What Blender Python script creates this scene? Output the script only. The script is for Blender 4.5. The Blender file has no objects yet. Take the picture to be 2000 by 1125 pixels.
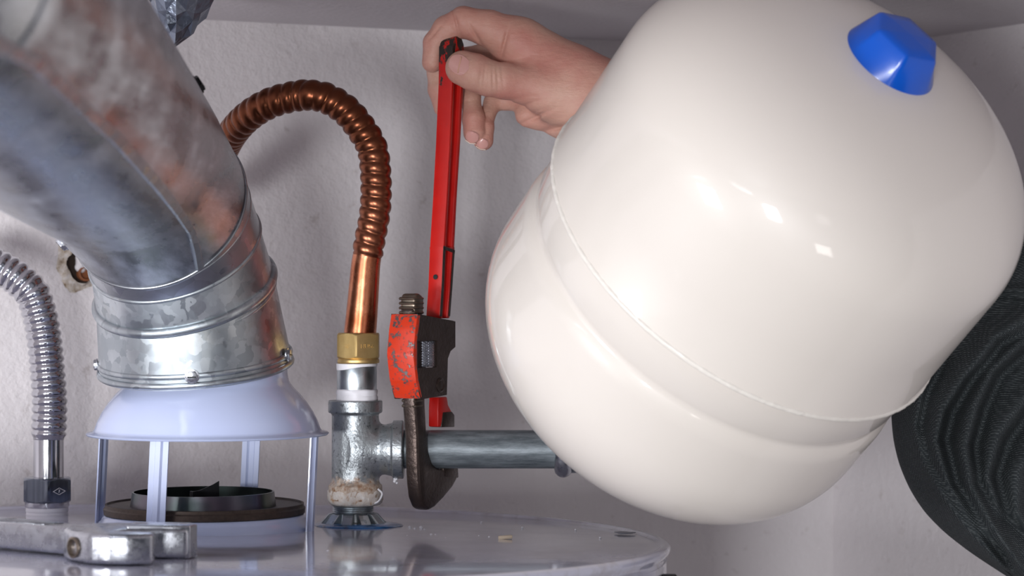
import bpy, bmesh, math, random
import numpy as np
from mathutils import Vector, Matrix
random.seed(7); RNG = np.random.default_rng(7)
PI = math.pi
SC = bpy.context.scene
COL = SC.collection

# ------------------------------------------------------------------ camera, light, exposure
FPX = 5000.0
cam_d = bpy.data.cameras.new('camera'); cam = bpy.data.objects.new('camera', cam_d); COL.objects.link(cam)
cam_d.lens = 90.0; cam_d.sensor_width = 36.0; cam_d.clip_start = 0.01
cam.location = (0, 0, 0); cam.rotation_euler = (PI/2, 0, 0)
cam_d.dof.use_dof = True; cam_d.dof.focus_distance = 1.72; cam_d.dof.aperture_fstop = 10.0
SC.camera = cam
SC.view_settings.view_transform = 'Standard'; SC.view_settings.look = 'None'
SC.view_settings.exposure = 0.13; SC.view_settings.gamma = 1.0; SC.view_settings.use_curve_mapping = False
w = bpy.data.worlds.new('world'); SC.world = w; w.use_nodes = True
w.node_tree.nodes['Background'].inputs[0].default_value = (0.75, 0.8, 1.0, 1)
w.node_tree.nodes['Background'].inputs[1].default_value = 0.07

def area(name, loc, target, size, power, color=(1, 1, 1), size_y=None):
    l = bpy.data.lights.new(name, 'AREA'); o = bpy.data.objects.new(name, l); COL.objects.link(o)
    l.energy = power; l.color = color; l.size = size
    if size_y: l.shape = 'RECTANGLE'; l.size_y = size_y
    o.location = loc
    o.rotation_euler = (Vector(target) - Vector(loc)).to_track_quat('-Z', 'Y').to_euler()
    return o
area('softbox_left', (-0.36, -0.80, -0.30), (-0.05, 1.9, 0.0), 0.30, 28, (0.97, 0.98, 1.0), 0.40)
area('lamp_in_closet_left', (-0.62, 0.95, -0.14), (0.1, 1.9, -0.02), 0.20, 4.4, (0.97, 0.98, 1.0))
area('work_lamp_low', (0.42, 0.25, -0.60), (0.15, 1.9, 0.0), 0.20, 0.9, (1.0, 0.97, 0.94))
area('fill_right', (0.9, -0.9, 0.0), (-0.1, 1.9, 0.0), 0.3, 0.4, (1.0, 0.97, 0.95))

# ------------------------------------------------------------------ basic helpers
def P(x, y, D):
    return Vector(((x-1000.0)/FPX*D, D, (562.5-y)/FPX*D))
def lin(c):
    return tuple((v/12.92 if v <= 0.04045 else ((v+0.055)/1.055)**2.4) for v in [k/255.0 for k in c]) + (1.0,)
BASE = {}
def thing(name, label, cat, base, group=None):
    o = bpy.data.objects.new(name, None); COL.objects.link(o)
    o.empty_display_size = 0.01; o.location = base
    o['label'] = label; o['category'] = cat
    if group: o['group'] = group
    BASE[o.name] = Vector(base); return o
def part(name, V, F, mat, parent=None, smooth=True, label=None, angle=35, base=None, recalc=True, cat=None, kind=None, group=None, mats=None, midx=None):
    b = BASE[parent.name] if parent else Vector(base if base is not None else (0, 0, 0))
    me = bpy.data.meshes.new(name)
    V = np.asarray([tuple(v) for v in V] if not isinstance(V, np.ndarray) else V, dtype=float) - np.array(b)
    me.from_pydata(V.tolist(), [], [tuple(int(i) for i in f) for f in F])
    if recalc:
        bm = bmesh.new(); bm.from_mesh(me); bmesh.ops.recalc_face_normals(bm, faces=bm.faces); bm.to_mesh(me); bm.free()
    me.update()
    me.materials.append(mat)
    if mats:
        for m in mats: me.materials.append(m)
    if midx is not None: me.polygons.foreach_set('material_index', midx)
    if smooth:
        me.shade_smooth()
        if angle < 180: me.set_sharp_from_angle(angle=math.radians(angle))
    o = bpy.data.objects.new(name, me); COL.objects.link(o)
    if parent: o.parent = parent
    else: o.location = b
    BASE[o.name] = b
    if label: o['label'] = label
    if cat: o['category'] = cat
    if kind: o['kind'] = kind
    if group: o['group'] = group
    return o
def join(*ms):
    V = []; F = []
    for v, f in ms:
        n = len(V); V += [tuple(a) for a in v]; F += [tuple(i+n for i in q) for q in f]
    return V, F
def basis(axis, ref=Vector((1, 0, 0))):
    a = Vector(axis).normalized(); e1 = ref - a*ref.dot(a)
    if e1.length < 1e-4: e1 = Vector((0, 1, 0)) - a*a.y
    e1.normalize(); return a, e1, a.cross(e1)
def lathe(c, axis, prof, n=64, closed=False, rmod=None, a0=0.0, a1=2*PI):
    """prof: list of (radius, height along axis)"""
    a, e1, e2 = basis(axis); c = Vector(c); V = []; F = []
    full = abs(a1-a0-2*PI) < 1e-6; m = n if full else n+1
    for r, h in prof:
        for i in range(m):
            t = a0+(a1-a0)*i/n; rr = r if rmod is None else rmod(r, h, t)
            V.append(c + a*h + (e1*math.cos(t) + e2*math.sin(t))*rr)
    K = len(prof)
    for k in range(K-1 if not closed else K):
        for i in range(n):
            j = (i+1) % m; k2 = (k+1) % K
            F.append((k*m+i, k*m+j, k2*m+j, k2*m+i))
    if full and not closed:
        if prof[0][0] > 1e-6: F.append(tuple(range(m)))
        if prof[-1][0] > 1e-6: F.append(tuple((K-1)*m+i for i in range(m)))
    return V, F
def arc(cx, cy, r, a0, a1, n=6):
    return [(cx+r*math.cos(math.radians(a0+(a1-a0)*i/n)), cy+r*math.sin(math.radians(a0+(a1-a0)*i/n))) for i in range(n+1)]
def prism(o, u, v, poly, n0, n1, normal, bevel=0.0, seg=2):
    """polygon (u,v) extruded from n0 to n1 along normal"""
    o = Vector(o); u = Vector(u); v = Vector(v); nn = Vector(normal)
    bm = bmesh.new()
    A = [bm.verts.new(o+u*p[0]+v*p[1]+nn*n0) for p in poly]
    B = [bm.verts.new(o+u*p[0]+v*p[1]+nn*n1) for p in poly]
    bm.faces.new(A); bm.faces.new(B[::-1]); k = len(poly)
    for i in range(k): bm.faces.new((A[i], B[i], B[(i+1) % k], A[(i+1) % k]))
    bmesh.ops.recalc_face_normals(bm, faces=bm.faces)
    if bevel > 0:
        bmesh.ops.bevel(bm, geom=list(bm.edges), offset=bevel, segments=seg, profile=0.5, affect='EDGES', clamp_overlap=True)
    bm.verts.index_update()
    V = [tuple(x.co) for x in bm.verts]; F = [tuple(x.index for x in f.verts) for f in bm.faces]; bm.free()
    return V, F
def box(c, half, bevel=0.0, X=Vector((1, 0, 0)), Y=Vector((0, 1, 0)), Z=Vector((0, 0, 1)), seg=2):
    hx, hy, hz = half
    return prism(c, X, Y, [(-hx, -hy), (hx, -hy), (hx, hy), (-hx, hy)], -hz, hz, Z, bevel, seg)
def catmull(pts, n):
    pts = [np.array(p, float) for p in pts]
    q = [2*pts[0]-pts[1]] + pts + [2*pts[-1]-pts[-2]]; out = []
    for i in range(1, len(q)-2):
        for k in range(n):
            t = k/n; p0, p1, p2, p3 = q[i-1:i+3]
            out.append(0.5*((2*p1)+(-p0+p2)*t+(2*p0-5*p1+4*p2-p3)*t*t+(-p0+3*p1-3*p2+p3)*t**3))
    out.append(pts[-1]); return out
def resample(path, step):
    path = np.array(path); d = np.r_[0, np.cumsum(np.linalg.norm(np.diff(path, axis=0), axis=1))]
    n = max(2, int(d[-1]/step)); s = np.linspace(0, d[-1], n+1)
    return np.stack([np.interp(s, d, path[:, k]) for k in range(3)], 1), s
def tube(path, rfun, n=32, step=None, caps=True):
    """rfun(s, theta) -> radius"""
    if step: path, s = resample(path, step)
    else:
        path = np.array(path); s = np.r_[0, np.cumsum(np.linalg.norm(np.diff(path, axis=0), axis=1))]
    T = np.gradient(path, axis=0); T /= np.linalg.norm(T, axis=1)[:, None]
    a, e1, _ = basis(Vector(T[0])); e = np.array(e1); V = []; F = []
    for k in range(len(path)):
        e = e - T[k]*e.dot(T[k]); e /= np.linalg.norm(e); f = np.cross(T[k], e)
        for i in range(n):
            t = 2*PI*i/n; r = rfun(s[k], t) if callable(rfun) else rfun
            V.append(path[k] + (e*math.cos(t)+f*math.sin(t))*r)
    for k in range(len(path)-1):
        for i in range(n):
            j = (i+1) % n; F.append((k*n+i, k*n+j, (k+1)*n+j, (k+1)*n+i))
    if caps: F.append(tuple(range(n))); F.append(tuple((len(path)-1)*n+i for i in range(n)))
    return V, F
def hexnut(c, axis, rflat, h, a0=0.0, cham=0.12, n=96):
    """hexagonal prism, chamfered; c = bottom centre"""
    R = rflat/math.cos(PI/6)
    def hexr(t):
        t = (t - a0) % (PI/3) - PI/6
        return rflat/math.cos(t)
    def rm(r, hh, t):
        x = hexr(t)
        lim = r
        return min(x, lim)
    ch = R-rflat
    prof = [(rflat*0.97, 0), (R*0.985, ch*0.55), (R*1.01, ch*0.8), (R*1.01, h-ch*0.8), (R*0.985, h-ch*0.55), (rflat*0.97, h)]
    prof = [prof[0]] + [(rflat*0.97+(R*1.01-rflat*0.97)*k/5, ch*0.8*k/5) for k in range(1, 6)] + [(rflat*0.97+(R*1.01-rflat*0.97)*k/5, h-ch*0.8*k/5) for k in range(5, -1, -1)]
    return lathe(c, axis, prof, n, rmod=rm)

# ---- implicit surfaces: numpy field -> mesh (surface nets)
def sd_cap(X, Y, Z, a, b, ra, rb):
    ax, ay, az = a; bx, by, bz = b[0]-ax, b[1]-ay, b[2]-az
    L = bx*bx+by*by+bz*bz+1e-12
    t = np.clip(((X-ax)*bx+(Y-ay)*by+(Z-az)*bz)/L, 0, 1)
    return np.sqrt((X-ax-t*bx)**2+(Y-ay-t*by)**2+(Z-az-t*bz)**2) - (ra+(rb-ra)*t)
def smin(a, b, k):
    h = np.clip(0.5+0.5*(b-a)/k, 0, 1)
    return b*(1-h)+a*h-k*h*(1-h)
def nets(fn, lo, hi, h):
    ax = [np.arange(lo[i], hi[i]+h, h) for i in range(3)]
    X, Y, Z = np.meshgrid(*ax, indexing='ij'); S = fn(X, Y, Z).astype(np.float32)
    del X, Y, Z
    ins = S < 0; n = [s-1 for s in S.shape]
    cor = [(i, j, k) for i in (0, 1) for j in (0, 1) for k in (0, 1)]
    def sl(A, c): return A[c[0]:c[0]+n[0], c[1]:c[1]+n[1], c[2]:c[2]+n[2]]
    cnt = sum(sl(ins, c).astype(np.int8) for c in cor)
    act = np.argwhere((cnt > 0) & (cnt < 8)); ia, ja, ka = act.T
    acc = np.zeros((len(act), 3)); num = np.zeros(len(act))
    val = {c: S[ia+c[0], ja+c[1], ka+c[2]].astype(float) for c in cor}
    for c in cor:
        for d in range(3):
            if c[d] == 0:
                c2 = list(c); c2[d] = 1; c2 = tuple(c2); v0, v1 = val[c], val[c2]
                m = (v0 < 0) != (v1 < 0); t = np.where(m, v0/np.where(m, v0-v1, 1), 0)
                p = np.tile(np.array(c, float), (len(act), 1)); p[:, d] += t
                acc += p*m[:, None]; num += m
    V = (act + acc/num[:, None])*h + np.array(lo)
    idx = -np.ones(n, dtype=np.int64); idx[ia, ja, ka] = np.arange(len(act))
    F = []
    for d in range(3):
        e = [(0, 0, 0), [0, 0, 0]]; e[1][d] = 1
        sh = [S.shape[0], S.shape[1], S.shape[2]]; sh[d] -= 1
        A = ins[:sh[0], :sh[1], :sh[2]]
        B = ins[e[1][0]:e[1][0]+sh[0], e[1][1]:e[1][1]+sh[1], e[1][2]:e[1][2]+sh[2]]
        q = np.argwhere(A != B); o1, o2 = [(1, 2), (2, 0), (0, 1)][d]
        ok = (q[:, o1] > 0) & (q[:, o2] > 0) & (q[:, o1] < n[o1]) & (q[:, o2] < n[o2]); q = q[ok]
        u1 = np.zeros(3, int); u1[o1] = 1; u2 = np.zeros(3, int); u2[o2] = 1
        g = lambda r: idx[r[:, 0], r[:, 1], r[:, 2]]
        quad = np.stack([g(q), g(q-u1), g(q-u1-u2), g(q-u2)], 1)
        flip = ~A[q[:, 0], q[:, 1], q[:, 2]]
        quad[flip] = quad[flip][:, ::-1]
        F.append(quad)
    F = np.concatenate(F); F = F[(F >= 0).all(1)]
    return V, F

# ------------------------------------------------------------------ materials
def mat(name, color=(200, 200, 200), rough=0.5, metal=0.0, coat=0.0, spec=0.5, sss=0.0):
    m = bpy.data.materials.new(name); m.use_nodes = True; b = m.node_tree.nodes['Principled BSDF']
    b.inputs['Base Color'].default_value = lin(color); b.inputs['Roughness'].default_value = rough
    b.inputs['Metallic'].default_value = metal; b.inputs['Coat Weight'].default_value = coat
    b.inputs['Coat Roughness'].default_value = 0.06; b.inputs['Specular IOR Level'].default_value = spec
    if sss: b.inputs['Subsurface Weight'].default_value = sss; b.inputs['Subsurface Radius'].default_value = (0.004, 0.0016, 0.0008); b.inputs['Subsurface Scale'].default_value = 1.0
    return m
class N:
    def __init__(s, m): s.m = m; s.t = m.node_tree; s.b = s.t.nodes['Principled BSDF']; s.co = s.t.nodes.new('ShaderNodeTexCoord').outputs['Object']
    def new(s, k, **kw):
        n = s.t.nodes.new(k)
        for a, v in kw.items():
            if hasattr(n, a): setattr(n, a, v)
            else: n.inputs[a.replace('_', ' ')].default_value = v
        return n
    def link(s, a, b): s.t.links.new(a, b)
    def scaled(s, sc):
        n = s.new('ShaderNodeMapping'); n.inputs['Scale'].default_value = sc; s.link(s.co, n.inputs['Vector']); return n.outputs[0]
    def noise(s, scale, detail=4, rough=0.55, vec=None, dist=0.0):
        n = s.new('ShaderNodeTexNoise'); n.inputs['Scale'].default_value = scale; n.inputs['Detail'].default_value = detail
        n.inputs['Roughness'].default_value = rough; n.inputs['Distortion'].default_value = dist
        s.link(vec or s.co, n.inputs['Vector']); return n.outputs['Fac']
    def ramp(s, fac, stops):
        n = s.new('ShaderNodeValToRGB'); e = n.color_ramp.elements
        while len(e) < len(stops): e.new(0.5)
        for i, (p, c) in enumerate(stops):
            e[i].position = p; e[i].color = c if len(c) == 4 else lin(c)
        s.link(fac, n.inputs[0]); return n.outputs[0]
    def mix(s, fac, a, b, mode='MIX'):
        n = s.new('ShaderNodeMix'); n.data_type = 'RGBA'; n.blend_type = mode
        for v, i in ((fac, 0), (a, 6), (b, 7)):
            if isinstance(v, (int, float)): n.inputs[i].default_value = v
            elif isinstance(v, tuple): n.inputs[i].default_value = v if len(v) == 4 else lin(v)
            else: s.link(v, n.inputs[i])
        return n.outputs[2]
    def math(s, op, a, b=0.0):
        n = s.new('ShaderNodeMath'); n.operation = op
        for v, i in ((a, 0), (b, 1)):
            if isinstance(v, (int, float)): n.inputs[i].default_value = v
            else: s.link(v, n.inputs[i])
        return n.outputs[0]
    def bump(s, h, dist, strength=1.0, nrm=None):
        n = s.new('ShaderNodeBump'); n.inputs['Distance'].default_value = dist; n.inputs['Strength'].default_value = strength
        s.link(h, n.inputs['Height'])
        if nrm: s.link(nrm, n.inputs['Normal'])
        s.link(n.outputs[0], s.b.inputs['Normal']); return n.outputs[0]
    def color(s, c): s.link(c, s.b.inputs['Base Color'])
    def rough(s, c): s.link(c, s.b.inputs['Roughness'])
    def metal(s, c): s.link(c, s.b.inputs['Metallic'])
def bw(v): return (v, v, v, 1)
M = {}
m = M['wall'] = mat('painted_plaster', (188, 181, 184), 0.62); n = N(m)
a = n.noise(9, 5); b = n.noise(130, 3); c = n.noise(420, 2)
base = n.mix(a, (220, 214, 215), (234, 229, 231))
spots = n.ramp(n.noise(60, 6, 0.7), [(0.30, bw(1)), (0.38, bw(0))])
base = n.mix(n.math('MULTIPLY', spots, 0.35), base, (160, 146, 138))
n.color(base); n.bump(n.math('ADD', n.math('MULTIPLY', b, 1.0), n.math('MULTIPLY', c, 0.35)), 0.0016, 0.8)
m = M['ceiling'] = mat('ceiling_paint', (200, 194, 198), 0.65); n = N(m); n.bump(n.noise(160, 3), 0.0012, 0.6)
m = M['floor'] = mat('concrete_floor', (120, 116, 112), 0.8); n = N(m); n.color(n.mix(n.noise(8, 6), (105, 102, 98), (140, 135, 130)))
# galvanised steel
def galv(name, c0, c1, rough=0.36, sp=55, stain=True):
    m = mat(name, (170, 176, 182), rough, 1.0); n = N(m)
    v = n.new('ShaderNodeTexVoronoi'); v.inputs['Scale'].default_value = sp*2.2; v.inputs['Randomness'].default_value = 1
    dn = n.new('ShaderNodeTexNoise'); dn.inputs['Scale'].default_value = sp*1.5; dn.inputs['Detail'].default_value = 3; n.link(n.co, dn.inputs['Vector'])
    vm = n.new('ShaderNodeVectorMath'); vm.operation = 'MULTIPLY_ADD'; n.link(dn.outputs['Color'], vm.inputs[0]); vm.inputs[1].default_value = (0.015,)*3; n.link(n.co, vm.inputs[2])
    n.link(vm.outputs[0], v.inputs['Vector'])
    s = n.new('ShaderNodeSeparateColor'); n.link(v.outputs['Color'], s.inputs[0])
    f = n.math('MULTIPLY', s.outputs[0], n.ramp(n.noise(14, 3), [(0.35, bw(0.15)), (0.7, bw(1))]))
    base = n.mix(f, c0, c1)
    if stain: base = n.mix(n.ramp(n.noise(22, 6, 0.65), [(0.55, bw(0)), (0.75, bw(0.55))]), base, (150, 138, 120))
    n.color(base); n.rough(n.math('ADD', n.math('MULTIPLY', s.outputs[1], 0.14), rough-0.06))
    n.bump(n.noise(40, 3), 0.0006, 0.25); return m
M['galv'] = galv('galvanised_spangle', (168, 176, 182), (222, 228, 232), 0.36, 60)
M['galv_smooth'] = galv('galvanised_sheet', (160, 164, 170), (196, 200, 206), 0.30, 30, False)
m = M['galv_brushed'] = mat('brushed_galvanised', (158, 162, 170), 0.33, 1.0); n = N(m)
st = n.ramp(n.math('ADD', n.math('MULTIPLY', n.noise(55, 4, 0.65, n.scaled((1.2, 0.22, 1.2))), 0.6), n.math('MULTIPLY', n.noise(17, 2), 0.4)), [(0.34, bw(0)), (0.64, bw(1))])
n.color(n.mix(st, (92, 96, 104), (206, 210, 216))); n.rough(n.math('ADD', n.math('MULTIPLY', st, 0.25), 0.18)); n.bump(st, 0.0008, 0.35)
m = M['copper'] = mat('copper', (196, 118, 84), 0.26, 1.0); n = N(m)
n.color(n.mix(n.ramp(n.noise(45, 5, 0.6), [(0.3, bw(0)), (0.7, bw(1))]), (176, 96, 62), (226, 154, 120))); n.rough(n.math('ADD', n.math('MULTIPLY', n.noise(90, 4), 0.2), 0.16))
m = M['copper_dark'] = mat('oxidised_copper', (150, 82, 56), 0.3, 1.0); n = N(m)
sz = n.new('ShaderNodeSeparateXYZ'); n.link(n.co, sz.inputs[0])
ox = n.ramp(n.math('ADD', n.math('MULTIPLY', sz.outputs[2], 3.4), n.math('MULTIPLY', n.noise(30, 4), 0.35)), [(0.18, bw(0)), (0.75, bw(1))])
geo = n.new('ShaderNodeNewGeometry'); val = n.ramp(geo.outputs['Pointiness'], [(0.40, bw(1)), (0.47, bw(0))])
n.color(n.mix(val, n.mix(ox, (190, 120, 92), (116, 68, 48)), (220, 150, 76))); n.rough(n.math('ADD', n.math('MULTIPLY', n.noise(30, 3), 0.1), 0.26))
m = M['brass'] = mat('brass', (184, 152, 92), 0.4, 0.8); n = N(m); n.color(n.mix(n.noise(80, 5, 0.7), (184, 150, 92), (222, 194, 136))); n.rough(n.math('ADD', n.math('MULTIPLY', n.noise(120, 3), 0.15), 0.36)); n.bump(n.noise(160, 3), 0.0004, 0.3)
M['chrome'] = mat('polished_stainless', (196, 196, 202), 0.10, 1.0)
m = M['chrome_worn'] = mat('worn_chrome', (190, 192, 198), 0.24, 1.0); n = N(m); n.rough(n.ramp(n.noise(120, 6, 0.7), [(0.35, bw(0.16)), (0.65, bw(0.42))])); n.color(n.mix(n.noise(70, 6, 0.7), (158, 160, 168), (216, 218, 224))); n.bump(n.noise(220, 4), 0.0005, 0.3)
m = M['steel_nut'] = mat('stainless_nut', (120, 126, 138), 0.2, 1.0); n = N(m); n.color(n.mix(n.noise(140, 3, 0.6, n.scaled((3, 3, 0.06))), (74, 80, 92), (150, 156, 168)))
m = M['cast'] = mat('galvanised_malleable_iron', (158, 164, 168), 0.38, 0.85); n = N(m)
sp = n.ramp(n.noise(330, 4, 0.7), [(0.36, bw(1)), (0.44, bw(0))])
base = n.mix(n.noise(24, 4), (146, 152, 156), (190, 195, 198)); base = n.mix(n.math('MULTIPLY', sp, 0.7), base, (84, 88, 92))
sz = n.new('ShaderNodeSeparateXYZ'); n.link(n.co, sz.inputs[0])
rz = n.math('ADD', n.math('MULTIPLY', sz.outputs[2], -60.0), n.math('ADD', n.math('MULTIPLY', n.noise(150, 5, 0.7), 1.3), 0.12))
rust = n.ramp(rz, [(0.15, bw(0)), (0.45, bw(1))])
RUSTCOL = n.ramp(n.noise(260, 5, 0.7), [(0.3, (150, 96, 44)), (0.6, (216, 200, 184))])
n.color(n.mix(rust, base, RUSTCOL)); n.metal(n.math('SUBTRACT', 0.85, n.math('MULTIPLY', rust, 0.85))); n.bump(n.noise(420, 4), 0.0006, 0.6)
m = M['crust'] = mat('mineral_crust', (226, 216, 206), 0.8); n = N(m); n.color(n.ramp(n.noise(230, 6, 0.7), [(0.30, (200, 156, 116)), (0.40, (228, 214, 202)), (0.7, (246, 242, 238))])); n.bump(n.noise(300, 5), 0.0012, 0.8)
M['tape'] = mat('thread_seal_tape', (236, 234, 240), 0.45)
m = M['grey_pipe'] = mat('dark_grey_pipe', (108, 116, 122), 0.42, 0.35); n = N(m)
sc = n.noise(70, 6, 0.75, n.scaled((0.5, 3, 3)))
n.color(n.mix(n.ramp(sc, [(0.35, bw(0)), (0.68, bw(1))]), (84, 92, 98), (140, 148, 154))); n.bump(sc, 0.0005, 0.4)
m = M['cream'] = mat('cream_enamel', (230, 222, 214), 0.45, 0, 0.8); 
M['cream_bead'] = mat('cream_painted_weld', (236, 230, 222), 0.45, 0, 0.3)
n = N(M['cream_bead']); n.bump(n.noise(260, 3), 0.001, 0.6)
M['blue_cap'] = mat('blue_plastic', (0, 84, 196), 0.28, 0, 0.1)
def chipped(name, col, dark, lo, hi, scale=70):
    m = mat(name, col, 0.38); n = N(m)
    k = n.ramp(n.noise(scale, 7, 0.72), [(lo, bw(1)), (hi, bw(0))])
    c = n.mix(n.noise(40, 3), tuple(max(0, int(v*0.85)) for v in col), col)
    n.color(n.mix(k, c, dark)); n.metal(n.math('MULTIPLY', k, 0.85)); n.rough(n.math('ADD', n.math('MULTIPLY', k, 0.05), 0.34)); n.bump(k, -0.0004, 0.6); return m
m = M['red'] = mat('red_paint', (206, 22, 16), 0.36); n = N(m)
sz = n.new('ShaderNodeSeparateXYZ'); n.link(n.co, sz.inputs[0])
wz = n.math('MULTIPLY', n.ramp(n.math('MULTIPLY', sz.outputs[2], 3.0), [(0.72, bw(0)), (0.86, bw(1))]), 0.22)
k = n.ramp(n.math('SUBTRACT', n.noise(95, 7, 0.72, n.scaled((1, 1, 0.5))), wz), [(0.315, bw(1)), (0.335, bw(0))])
n.color(n.mix(k, n.mix(n.noise(40, 3), (172, 14, 12), (214, 28, 18)), (44, 36, 32))); n.rough(n.math('ADD', n.math('MULTIPLY', n.noise(60, 4), 0.2), 0.26)); n.bump(k, -0.0004, 0.6)
M['red_worn'] = chipped('worn_orange_red_paint', (230, 62, 30), (128, 124, 124), 0.435, 0.458, 230)
m = M['dark_steel'] = mat('dark_forged_steel', (84, 74, 70), 0.32, 0.75, 0.15); n = N(m); n.color(n.mix(n.noise(90, 6, 0.7), (54, 44, 41), (100, 86, 80))); n.rough(n.math('ADD', n.math('MULTIPLY', n.noise(200, 4), 0.25), 0.22)); n.bump(n.noise(380, 4), 0.0006, 0.5)
m = M['thread_steel'] = mat('greasy_thread_steel', (128, 112, 98), 0.36, 0.9); n = N(m); n.color(n.mix(n.noise(120, 4), (84, 72, 62), (160, 146, 132)))
m = M['heater'] = mat('heater_enamel', (196, 196, 214), 0.12, 0, 0.5); n = N(m)
dirt = n.ramp(n.noise(26, 7, 0.72), [(0.36, bw(0.5)), (0.5, bw(0))])
n.color(n.mix(dirt, (190, 190, 208), (150, 142, 140))); n.rough(n.ramp(n.noise(18, 6, 0.6), [(0.3, bw(0.07)), (0.7, bw(0.2))])); n.bump(n.noise(14, 2), 0.001, 0.12)
m = M['hood'] = mat('hood_enamel', (190, 200, 232), 0.22, 0, 0.4)
M['dark_iron'] = mat('sooty_gasket', (60, 50, 46), 0.5, 0.5); n = N(M['dark_iron']); n.color(n.mix(n.noise(160, 6, 0.7), (34, 30, 30), (104, 88, 78)))
m = M['heat_tint'] = mat('heat_tinted_steel', (110, 112, 120), 0.3, 1.0); n = N(m); n.color(n.ramp(n.noise(12, 2), [(0.3, (84, 94, 106)), (0.45, (104, 94, 106)), (0.55, (88, 100, 98)), (0.7, (92, 92, 92))]))
M['black_metal'] = mat('blackened_steel', (40, 40, 44), 0.4, 0.8)
m = M['escut'] = mat('blue_protective_film', (34, 104, 168), 0.22, 0.1, 0.5); n = N(m); n.color(n.ramp(n.noise(80, 5, 0.7), [(0.35, (20, 66, 112)), (0.6, (38, 118, 190)), (0.85, (110, 150, 186))]))
m = M['foil'] = mat('aluminium_foil', (128, 136, 152), 0.28, 0.9); n = N(m); n.bump(n.noise(120, 3), 0.002, 0.5)
M['dark_screw'] = mat('black_screw', (36, 36, 38), 0.4, 0.6)
m = M['skin'] = mat('skin', (196, 150, 136), 0.48, 0, 0, 0.4, 0.12); n = N(m)
a = n.noise(28, 3); b = n.noise(420, 5, 0.7)
base = n.mix(n.ramp(a, [(0.35, bw(0)), (0.68, bw(1))]), (214, 172, 154), (198, 136, 124)); base = n.mix(n.math('MULTIPLY', b, 0.35), base, (176, 120, 104)); n.color(base)
wr = n.noise(150, 4, 0.6, n.scaled((0.8, 1, 2.2)))
n.bump(n.math('ADD', n.math('MULTIPLY', b, 0.5), wr), 0.0011, 0.55)
m = M['nail'] = mat('fingernail', (206, 154, 146), 0.25, 0, 0.3)
M['nail_ridge'] = mat('nail_ridge', (206, 158, 132), 0.4)
M['nail_tip'] = mat('fingernail_edge', (222, 200, 184), 0.4)
m = M['denim'] = mat('charcoal_denim', (44, 47, 50), 0.85, 0, 0, 0.25); n = N(m)
wv = n.new('ShaderNodeTexWave'); wv.inputs['Scale'].default_value = 210; wv.inputs['Distortion'].default_value = 0.6; wv.inputs['Detail Scale'].default_value = 40; wv.bands_direction = 'DIAGONAL'; n.link(n.co, wv.inputs['Vector'])
wv2 = n.new('ShaderNodeTexWave'); wv2.inputs['Scale'].default_value = 260; wv2.inputs['Distortion'].default_value = 0.8; wv2.bands_direction = 'Z'; n.link(n.co, wv2.inputs['Vector'])
wf = n.math('MULTIPLY', wv.outputs['Fac'], wv2.outputs['Fac'])
n.color(n.mix(n.math('MULTIPLY', wf, n.ramp(n.noise(500, 3), [(0.3, bw(0.2)), (0.7, bw(1))])), (44, 49, 52), (124, 130, 132))); n.bump(wf, 0.0008, 0.8)
M['wood_chip'] = mat('putty_chip', (226, 208, 184), 0.7)
M['spot'] = mat('blue_grey_paint_spot', (84, 92, 114), 0.3)
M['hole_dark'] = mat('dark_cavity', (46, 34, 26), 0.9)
m = M['plaster_torn'] = mat('torn_plaster', (196, 182, 164), 0.9); n = N(m); n.color(n.ramp(n.noise(120, 6, 0.75), [(0.30, (112, 90, 66)), (0.44, (184, 170, 154)), (0.6, (216, 210, 206))])); n.bump(n.noise(150, 5), 0.003, 0.8)
M['foam'] = mat('white_caulk', (226, 222, 224), 0.6)
M['rust_pipe'] = mat('rusty_brown_pipe', (128, 74, 40), 0.7)

# ------------------------------------------------------------------ the room
TH = math.radians(27)
BD = Vector((math.cos(TH), math.sin(TH), 0)); BN = Vector((math.sin(TH), -math.cos(TH), 0))   # along the back wall / out of it
W0 = Vector((-0.248, 2.0, 0)); CORNER = W0 + BD*((0.281+0.248)/math.cos(TH)); CORNER = Vector((0.285, W0.y+math.tan(TH)*(0.285+0.248), 0))
CEIL = 0.210; FLOOR = -1.45
def wallbox(name, a, b, nrm, mt, z0=FLOOR, z1=CEIL+0.3, th=0.05):
    a = Vector(a); b = Vector(b); u = (b-a).normalized(); L = (b-a).length
    V, F = prism((a.x, a.y, 0), u, Vector((0, 0, 1)), [(0, z0), (L, z0), (L, z1), (0, z1)], 0, -th, nrm)
    o = part(name, V, F, mt, smooth=False); o['kind'] = 'structure'; return o
wallbox('wall_back', W0 - BD*1.1, CORNER + BD*0.05, BN, M['wall'])
RW = Vector((0.454, -0.891, 0)).normalized()
RN = Vector((-0.891, -0.454, 0)).normalized()
wallbox('wall_right', CORNER, CORNER + RW*1.3, RN, M['wall'])
lw0 = W0 - BD*1.05
wallbox('wall_left', lw0 + Vector((0.0, -1.2, 0)), lw0 + Vector((0, 0.06, 0)), Vector((1, 0, 0)), M['wall'])
V, F = prism((0, 0, CEIL), Vector((1, 0, 0)), Vector((0, 1, 0)), [(-1.3, 0.62), (0.95, 0.62), (0.95, 2.5), (-1.3, 2.5)], 0, 0.04, Vector((0, 0, 1)))
o = part('ceiling', V, F, M['ceiling'], smooth=False); o['kind'] = 'structure'
V, F = box((0, 1.3, FLOOR-0.02), (1.5, 1.6, 0.02))
o = part('floor', V, F, M['floor'], smooth=False); o['kind'] = 'structure'

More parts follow.
